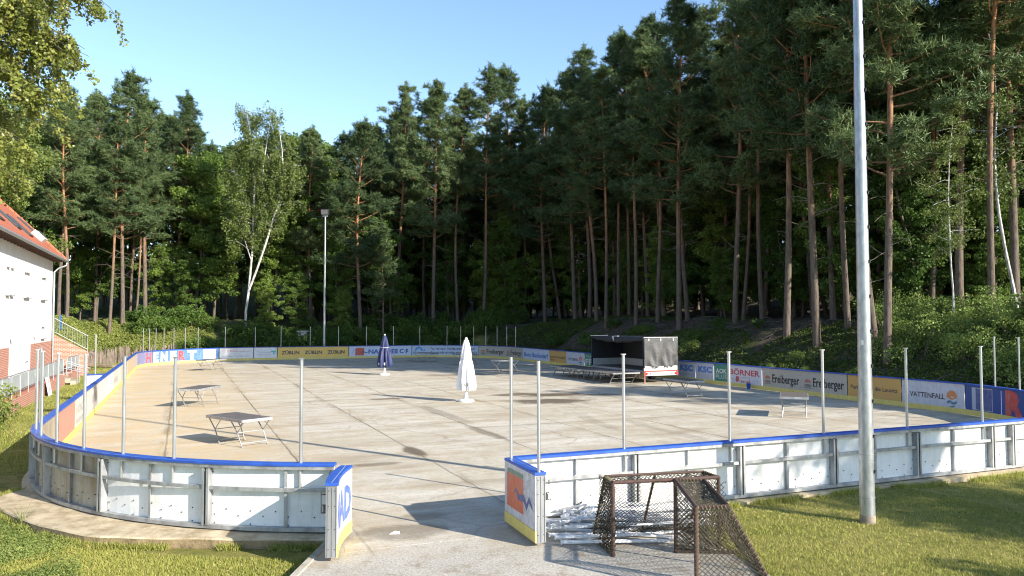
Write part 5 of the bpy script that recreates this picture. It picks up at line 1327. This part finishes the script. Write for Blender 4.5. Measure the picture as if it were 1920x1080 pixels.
# broadleaf trees
broads = [make_broad(21, 14, .18, .14, 3.2, 170, 115, .125), make_broad(22, 11, .12, .11, 2.8, 150, 115, .115), make_broad(23, 17, .22, .18, 3.8, 210, 120, .13)]
GB = 'leafy trees under the pines'
tallb = make_broad(24, 19, .10, .17, 3.9, 240, 110, .15, 'bush')  # darker leaves here put the shade inside the wood into the colour
for px, b_, s, pi in ((60, 80, 1.1, 2), (150, 82, .75, 1), (180, 83, .9, 0), (300, 79, .8, 1), (345, 77, .6, 1), (360, 80, 1.15, 2), (400, 78, 1.1, 0), (440, 84, 1.3, 2), (510, 76, 1.0, 0), (545, 80, 1.35, 2), (580, 74, 1.0, 2), (600, 84, 1.3, 2), (560, 70, .6, 1), (630, 70, .75, 0), (650, 78, 1.2, 2),
                      (540, 90, 1.5, 2), (590, 90, 1.45, 2), (400, 92, 1.3, 2), (330, 92, 1.2, 0), (700, 72, .9, 0), (480, 92, 1.4, 2), (640, 68, .5, 1), (500, 69.5, .55, 1), (700, 84, 1.2, 2), (250, 84, 1.0, 2), (180, 86, 1.1, 2), (90, 78, 1.2, 2), (120, 90, 1.3, 2), (770, 88, 1.1, 0), (800, 92, 1.2, 0), (785, 84, .9, 1), (745, 90, 1.0, 0), (830, 90, 1.1, 0), (720, 95, 1.2, 2), (870, 94, 1.1, 2), (790, 99, 1.2, 2)):
    x, y = on_b(px, b_); s = min(s, cap(x, y, 0) / (14, 11, 17)[pi]); put(broads[pi], x, y, s, R0.random() * 6.28, 'bushy broadleaf tree with sunlit green foliage at the back of the rink', GB); placed.append((x, y))
for k in range(125):
    if R0.random() < .68: a = R0.uniform(42, 64); b = R0.uniform(4, 84)
    else: a = R0.uniform(14, 50); b = R0.uniform(68, 90)
    x, y = wor(a, b)
    if y < 5 or abs(x / y) > 1.15: continue
    if a < 41 and b < 62: continue
    if b < (17 if a < 52 else 7) and b < 60: continue
    put(tallb if k % 3 else broads[R0.randrange(2)], x, y, R0.uniform(.55, .95), R0.random() * 6.28, 'shaded broadleaf tree growing among the pine trunks', 'shaded understorey trees')
for k in range(34):      # dense belt far inside the wood
    a = 64 + R0.uniform(-1, 5) if k < 18 else R0.uniform(-22, 60); b = 8 + k * 5 if k < 18 else 99 + R0.uniform(0, 5)
    x, y = wor(a, b); put(broads[k % 3], x, y, R0.uniform(.9, 1.2), R0.random() * 6.28, 'leafy tree deep inside the wood', 'deep wood trees')
# big birch with two white stems at the back
def big_birch():
    rnd = random.Random(31); rng = np.random.default_rng(31); x, y = on_b(463, 70); d_ = math.hypot(x, y)
    T = empty('birch_tree', (x, y, terr(x, y)), 0, 'tall birch with two white stems and airy foliage, left of the slim mast', 'tree', 'birches'); tb = MB(); C = []; R = []
    Y = y; k = Y / FPX
    def W(px, py): return Vector(((px - 463) * k, rnd.uniform(-.3, .3), (597 - py) * k))
    stems = [([(463, 612), (462, 560), (466, 520), (471, 440), (474, 380), (476, 320), (470, 260), (462, 210), (458, 175)], .22), ([(466, 520), (482, 480), (498, 430), (508, 385), (522, 350), (528, 300), (526, 250), (520, 215)], .17),
             ([(473, 400), (486, 340), (492, 280), (500, 220), (503, 180)], .12), ([(472, 430), (456, 370), (440, 310), (425, 260)], .09), ([(510, 380), (535, 330), (548, 280)], .08), ([(470, 460), (450, 400), (432, 350)], .06), ([(476, 380), (500, 350), (512, 318)], .05), ([(522, 350), (512, 300), (498, 260)], .05)]
    for pts, r in stems:
        q = [W(*p) for p in pts]; n_ = len(q); tb.tube(q, [r * .62 * (1 - .8 * i / (n_ - 1)) + .012 for i in range(n_)], 8)
        L = sum((q[i + 1] - q[i]).length for i in range(n_ - 1))
        for j in range(int(L * 2.9)):
            f = (.22 if r > .15 else .1) + rnd.random() * (.78 if r > .15 else .9)
            if r > .15 and f < .36: continue
            ff = min(.999, f) * (n_ - 1); i = int(ff); p = q[i].lerp(q[i + 1], ff - i)
            az = rnd.random() * 6.28; Lb = rnd.uniform(.5, 2.5) * (1 - .55 * f) + .3
            br = curve_pts(p, (math.cos(az), math.sin(az) * .8, .7), Lb, 4, rnd, -.16, .15); tb.tube(br, [.028, .02, .014, .01, .006], 4, caps=False)
            for u in (2, 3, 4):
                e_ = br[u]; C.append((e_.x + rnd.gauss(0, .2), e_.y + rnd.gauss(0, .2), e_.z - rnd.uniform(.1, .7))); w_ = rnd.uniform(.18, .38); R.append((w_, w_, rnd.uniform(.45, 1.0)))
    tb.build('trunk', M['paperbark'], T, smooth=True); V, F = leaf_quads(np.array(C), np.array(R) * np.array([1.25, 1.25, 1.1]), 58, .12, rng, 1.4, shell=False); np_mesh('crown', V, F, M['birchleaf'], T); placed.append((x, y))
big_birch()
bir = make_broad(41, 19, .35, .075, 2.4, 130, 70, .09, 'birchleaf', 'paperbark', 'birch_tree', 1, .10)
x, y = on_b(640, 74); put(bir, x, y, 1.0, 1.0, 'thin birch with hanging foliage between the slim mast and the solitary pine', 'birches')
x, y = on_a(1788, 38.5); put(bir, x, y, .66, 2.2, 'crooked white-stemmed birch among the bright bushes on the right', 'birches')
x, y = on_a(1912, 42); put(bir, x, y, 1.05, .3, 'birch with white stems at the top right edge', 'birches')
# oak behind the house
oak = make_broad(51, 20, .15, .35, 6.5, 360, 190, .135, 'oak', 'bark', 'oak_tree')
x, y = wor(-11.0, 58); put(oak, x, y, 1.0, .5, 'large yellowish green broadleaf tree rising behind the house roof', 'oaks', )
x, y = wor(-15.0, 52); put(oak, x, y, 1.0, 2.5, 'second large broadleaf tree farther behind the house, at the left edge', 'oaks')

# near birch hanging in from the upper left
def near_birch():
    rnd = random.Random(61); rng = np.random.default_rng(61); bx, by = -9.6, 9.6
    T = empty('birch_tree', (bx, by, -.1), 0, 'near birch whose leafy branches hang in from the upper left corner', 'tree', 'birches')
    tb = MB(); tr = [Vector((0, 0, -.2)), Vector((.1, .1, 4)), Vector((.3, .2, 8)), Vector((.2, .1, 12)), Vector((.4, .2, 15))]; tb.tube(tr, [.22, .19, .14, .09, .03], 12)
    C = []; R = []
    ends = []
    for k in range(60):
        # targets inside the part of the crown seen in the photo and its neighbourhood
        px = rnd.uniform(-260, 145); py = rnd.uniform(-230, 165 if px < 60 else 150); Y = rnd.uniform(9.2, 12.8)
        if px > 150 and py > 150: continue
        X, Z = gy(px, py, Y); ends.append(Vector((X - bx, Y - by, Z + .1)))
    for k in range(46):
        py = rnd.uniform(150, 345); px = rnd.uniform(-240, 118 - (py - 150) * .18); Y = rnd.uniform(9.6, 12.6); X, Z = gy(px, py - 15, Y); ends.append(Vector((X - bx, Y - by, Z)))
    for px, py in ((175, 92), (168, 105), (150, 128), (140, 60), (130, 20), (110, 150), (95, 165), (160, 10), (185, 5), (205, 0), (60, 165), (30, 175), (120, 110), (150, 85), (172, 120), (140, 140), (120, 165), (180, 98)):
        X, Z = gy(px - 22, py - 18, 10.3 + rnd.uniform(-.5, .5)); ends.append(Vector((X - bx, 10.3 - by, Z)))
    limbs = []
    def bez(p0, mid, e, n): return [p0 * (1 - t) ** 2 + mid * 2 * t * (1 - t) + e * t * t for t in [i / n for i in range(n + 1)]]
    for li, e in enumerate(ends[::9]):
        h = 3.2 + li * 1.05; p0 = Vector((.15 + .02 * h, .1, h)); tip = Vector((e.x * .80, e.y, max(e.z, h) + .5))
        q = bez(p0, p0.lerp(tip, .5) + Vector((0, rnd.uniform(-.4, .4), .8)), tip, 10); limbs.append(q)
        tb.tube(q, [.075 * (1 - i / 11) + .008 for i in range(11)], 7, caps=False)
    for e in ends:
        best = min(((q[i] - e).length + (2 if q[i].z < e.z - .2 else 0), li, i) for li, q in enumerate(limbs) for i in range(2, 11))
        p0 = limbs[best[1]][best[2]]; mid = p0.lerp(e, .5) + Vector((rnd.uniform(-.2, .2), rnd.uniform(-.2, .2), .25 + rnd.uniform(0, .3)))
        pts = bez(p0, mid, e, 8)
        tb.tube(pts, [.016 * (1 - i / 9) + .002 for i in range(9)], 5, caps=False)
        for j in range(15):
            t = rnd.uniform(.25, 1.03); q = p0 * (1 - t) ** 2 + mid * 2 * t * (1 - t) + e * t * t
            tw = curve_pts(q, (rnd.uniform(-1, 1), rnd.uniform(-1, 1), -.1), rnd.uniform(.2, .5), 4, rnd, -.35, .15); tb.tube(tw, .0035, 3, caps=False)
            for u in (1, 2, 3, 4): C.append(tuple(tw[u])); R.append((.07, .07, .075))
    tb.build('trunk', M['bark'], T, smooth=True)
    V, F = leaf_quads(np.array(C), np.array(R), 19, .037, rng, 1.25, shell=False); np_mesh('crown', V, F, M['nearleaf'], T)
near_birch()
# trees outside the picture to the right whose crowns shade the lawn
shade = make_broad(71, 14, .30, .22, 4.6, 230, 60, .19, 'broad', 'bark', 'lime_tree')
for (gx, gy_, hh, s, lb) in ((13.9, 14.6, 9.0, 1.0, 'broadleaf tree at the far end of the lawn'), (8.3, 9.9, 7.0, .56, 'smaller broadleaf tree on the lawn to the right')):
    t_ = hh / math.tan(SUN_EL); put(shade, gx + t_ * math.cos(SUN_AZ), gy_ + t_ * math.sin(SUN_AZ), s, .7 * s, lb, 'trees beside the lawn')

x, y = wor(42.5, -5.0); put(shade, x, y, .95, 2.0, 'unseen broadleaf tree added beyond the right rink corner to shade the boards', 'trees beside the lawn')  # added out of view so its crown shades the floor and right boards
# bushes
bA = [make_bush(81, 1.5, 1.6, 18, 130, .09), make_bush(82, 1.2, 2.0, 16, 130, .09), make_bush(83, 1.9, 1.4, 22, 130, .09)]
bL = [make_bush(84, 1.5, 1.9, 15, 130, .068, 'bushlight'), make_bush(85, 1.2, 1.5, 12, 130, .068, 'bushlight')]
for k in range(64):     # far end shrubs
    px = 250 + k * 11.4 + R0.uniform(-8, 8); b_ = RL + (R0.uniform(2.6, 9.5) if px > 345 else R0.uniform(8, 12))
    x, y = on_b(px, b_)
    put(bA[R0.randrange(3)], x, y, R0.uniform(.75, 1.35), R0.random() * 6.28, 'leafy green shrub on the slope beyond the far boards', 'shrubs beyond the far boards', -.15)
for k in range(46):     # bright shrubs on the right bank
    px = R0.uniform(1645, 2050); a_ = RW + (R0.uniform(5.6, 10.5) if px < 1800 else R0.uniform(4.2, 10.5))
    x, y = on_a(px, a_)
    put(bL[R0.randrange(2)], x, y, R0.uniform(.6, 1.15), R0.random() * 6.28, 'bright green shrub on the bank right of the near mast', 'bright shrubs on the right bank', -.15)
for px, a_, s in ((1290, 35.6, .75), (1300, 36.2, .6), (1210, 37.5, .5), (1455, 33.6, .35), (1505, 34.5, .4), (1490, 35.5, .45), (1440, 34.2, .3), (1380, 35, .3), (1560, 35.5, .35), (1105, 36.5, .8), (1050, 36, .8), (1150, 38.5, .6), (1350, 38.5, .5), (1420, 38.6, .4), (1600, 33.8, .5)):
    x, y = on_a(px, a_); put(bL[1] if px in (1290, 1455, 1505, 1440, 1490) else bA[R0.randrange(3)], x, y, s, R0.random() * 6.28, 'small single bush on the bare right bank', 'scattered small bushes on the bank', -.05)
lb_ = make_bush(86, 1.2, 2.0, 40, 260, .06, 'cover'); put(lb_, -17.3, 25.3, 1.0, 0, 'trimmed dense bush at the left edge beside the brick ramp', 'bushes by the ramp')
# ---- stuff: ground cover on the mound and the bank, grass
def scatter(name, n, f, leaf, mat, label, cat, seed, elong=1.6, hh=.12, up=.0):
    rng = np.random.default_rng(seed); rnd = random.Random(seed); C = []
    while len(C) < n:
        q = f(rnd)
        if q is None: continue
        C.append(q)
    C = np.array(C); V, F = leaf_quads(C, np.full((n, 3), .12) * [1, 1, hh / .12], 7, leaf, rng, elong, 0, False)
    o = np_mesh(name, V, F, M[mat]); tag(o, label, cat, kind='stuff'); return o
def fm(r):
    a = r.uniform(-13, -2.9); b = r.uniform(47.5, 74)
    if r.random() < .25: a = r.uniform(-3, 6); b = r.uniform(66, 76)
    if a > -4.6 and b < 48.2: return None
    x, y = wor(a, b); return (x, y, terr(x, y) + .05 + .14 * r.random())
scatter('ground_cover', 30000, fm, .075, 'cover', 'dense yellow-green creeping plants over the mound', 'ground cover', 5, hh=.16)
def fb(r):
    a = RW + r.uniform(.9, 14); b = r.uniform(2, 66)
    if vnoise(a * .3 + 3, b * .3) < .34: return None
    x, y = wor(a, b); return (x, y, terr(x, y) + .03 + .05 * r.random())
scatter('forest_plants', 32000, fb, .07, 'forestcover', 'low mossy plants in patches on the shaded bank', 'ground cover', 6, hh=.08)
def fc(r):
    a = r.uniform(7, RW); b = RL + r.uniform(.8, 9); x, y = wor(a, b + SK * a); return (x, y, terr(x, y) + .05 + .25 * r.random())
scatter('slope_plants', 9000, fc, .12, 'bush', 'low green growth along the back of the far boards', 'ground cover', 7, hh=.2)
def twigs():
    rnd = random.Random(15); mb = MB()
    for k in range(900):
        a = RW + rnd.uniform(1.2, 12); b = rnd.uniform(4, 50); x, y = wor(a, b); z = terr(x, y) + .03; t = rnd.random() * 6.28; L = rnd.uniform(.3, 1.6)
        mb.tube([(x, y, z), (x + L * .5 * math.cos(t), y + L * .5 * math.sin(t), terr(x + L * .5 * math.cos(t), y + L * .5 * math.sin(t)) + .07), (x + L * math.cos(t + .2), y + L * math.sin(t + .2), terr(x + L * math.cos(t + .2), y + L * math.sin(t + .2)) + .04)], [.014, .011, .005], 4, caps=False)
    o = mb.build('fallen_twigs', M['deadwood']); tag(o, 'fallen dead branches and twigs strewn over the bank', 'twigs', kind='stuff')
twigs()
def blades(name, n, f, h, w, mat, label, seed):
    rng = np.random.default_rng(seed); rnd = random.Random(seed); P = []
    while len(P) < n:
        q = f(rnd)
        if q is not None: P.append(q)
    P = np.array(P); az = rng.random(n) * 2 * PI; lean = rng.normal(size=(n, 2)) * .45
    hh = (h * (.4 + .9 * rng.random(n)))[:, None]; x = np.stack([np.cos(az), np.sin(az), np.zeros(n)], 1) * w
    tip = P + np.concatenate([lean * hh, hh], 1)
    V = np.stack([P - x, P + x, tip], 1).reshape(-1, 3); o = np_mesh(name, V, np.arange(3 * n).reshape(-1, 3), M[mat]); tag(o, label, 'grass', kind='stuff')
def inpath(x, y):
    xl = np.interp(y, [p[1] for p in PATHL[::-1]], [p[0] for p in PATHL[::-1]]); xr = np.interp(y, [p[1] for p in PATHR], [p[0] for p in PATHR]); return xl - .14 < x < xr + .14 and y < 15.1
def fl(r):
    y = 9.3 + 13 * r.random() ** 1.5; x = r.uniform(2.5, 15.5) * y / 14
    if inpath(x, y): return None
    a, b = loc(x, y)
    if b > -.38: return None
    return (x, y, terr_ab(a, b) - .01)
blades('grass', 170000, fl, .05, .007, 'grass', 'short sunlit and shaded lawn right of the entrance', 21)
def fe(r):
    k = r.random()
    if k < .5: s = r.uniform(.5, 20); x, y, _ = bpt(s, -.36 - abs(r.gauss(0, .09)))
    elif k < .75:
        y = r.uniform(10, 15); x = np.interp(y, [p[1] for p in PATHR], [p[0] for p in PATHR]) + .13 + abs(r.gauss(0, .06))
    else: s = r.uniform(157.2, 165.6); x, y, _ = bpt(s, -.14 - float(np.interp(s, [157.2, 157.9, 160, 162, 163.4, 164.6, 166], [.1, .80, .88, .92, .52, .36, .28])) - abs(r.gauss(0, .05)))
    if vnoise(x * 2.1, y * 2.1) < .42: return None
    return (x, y, terr(x, y) - .01)
blades('grass', 16000, fe, .13, .008, 'grass', 'longer ragged grass along the boards, the kerb and the path', 25)
def fl2(r):
    y = r.uniform(9.5, 20); x = -r.uniform(2.4, 9.6) * y / 12.5
    if inpath(x, y): return None
    a, b = loc(x, y)
    for (cx_, cy_) in ((RR, RR),):
        if a < RR and b < RR and math.hypot(a - RR, b - RR) < RR + 1.05: return None
    if a >= RR - 3 and b > -.9: return None
    if a < 0 and b > RR: return None
    if a < -12: return None
    return (x, y, terr_ab(a, b) - .01)
blades('grass', 100000, fl2, .055, .0075, 'grass', 'patchy lawn left of the entrance in front of the kerb', 22)
def fl3(r):
    a = r.uniform(-3.0, -.35); b = r.uniform(4, 62); x, y = wor(a, b)
    if b < RR and a > -1.0: return None
    return (x, y, terr_ab(a, b) - .01)
blades('grass', 26000, fl3, .09, .012, 'grass', 'rough grass strip between the left boards and the ramp', 23)
def weeds(r):
    px = r.uniform(-40, 150); py = r.uniform(965, 1110); x, y = gz(px, py, -.15)
    if vnoise(x * 1.3, y * 1.3) + r.gauss(0, .12) < .40 + max(0, px) * .0025: return None
    return (x, y, -.12 + .04 * r.random())
scatter('clover', 2600, weeds, .022, 'weed', 'low leafy weeds in the lower left corner of the lawn', 'weeds', 24, elong=1.1, hh=.03)
def tallgrass(x, y, n, h, seed, label):
    rnd = random.Random(seed); mb = MB()
    for k in range(n):
        a = rnd.random() * 6.28; L = h * rnd.uniform(.5, 1.1); lean = rnd.uniform(.2, 1.0); pts = []
        for i in range(6): t = i / 5; pts.append(Vector((math.cos(a) * lean * L * t ** 1.4, math.sin(a) * lean * L * t ** 1.4, L * t * (1 - .45 * lean * t))))
        sd_ = Vector((-math.sin(a), math.cos(a), 0)); vs = []
        for i, p in enumerate(pts): w_ = .010 * (1 - i / 5.2); vs += [p - sd_ * w_, p + sd_ * w_]
        mb.add(vs, [(2 * i, 2 * i + 1, 2 * i + 3, 2 * i + 2) for i in range(5)])
    o = mb.build('grass_tuft', M['reed']); o.location = (x, y, -.15); tag(o, label, 'grass tuft', 'tall grass tufts')
x, y = gz(40, 985, -.1); tallgrass(x, y, 26, .62, 1, 'tall pale grass tuft growing over the left end of the kerb')
x, y = gz(270, 1000, 0); tallgrass(x, y, 10, .18, 2, 'tiny weed tuft sprouting from the kerb top')
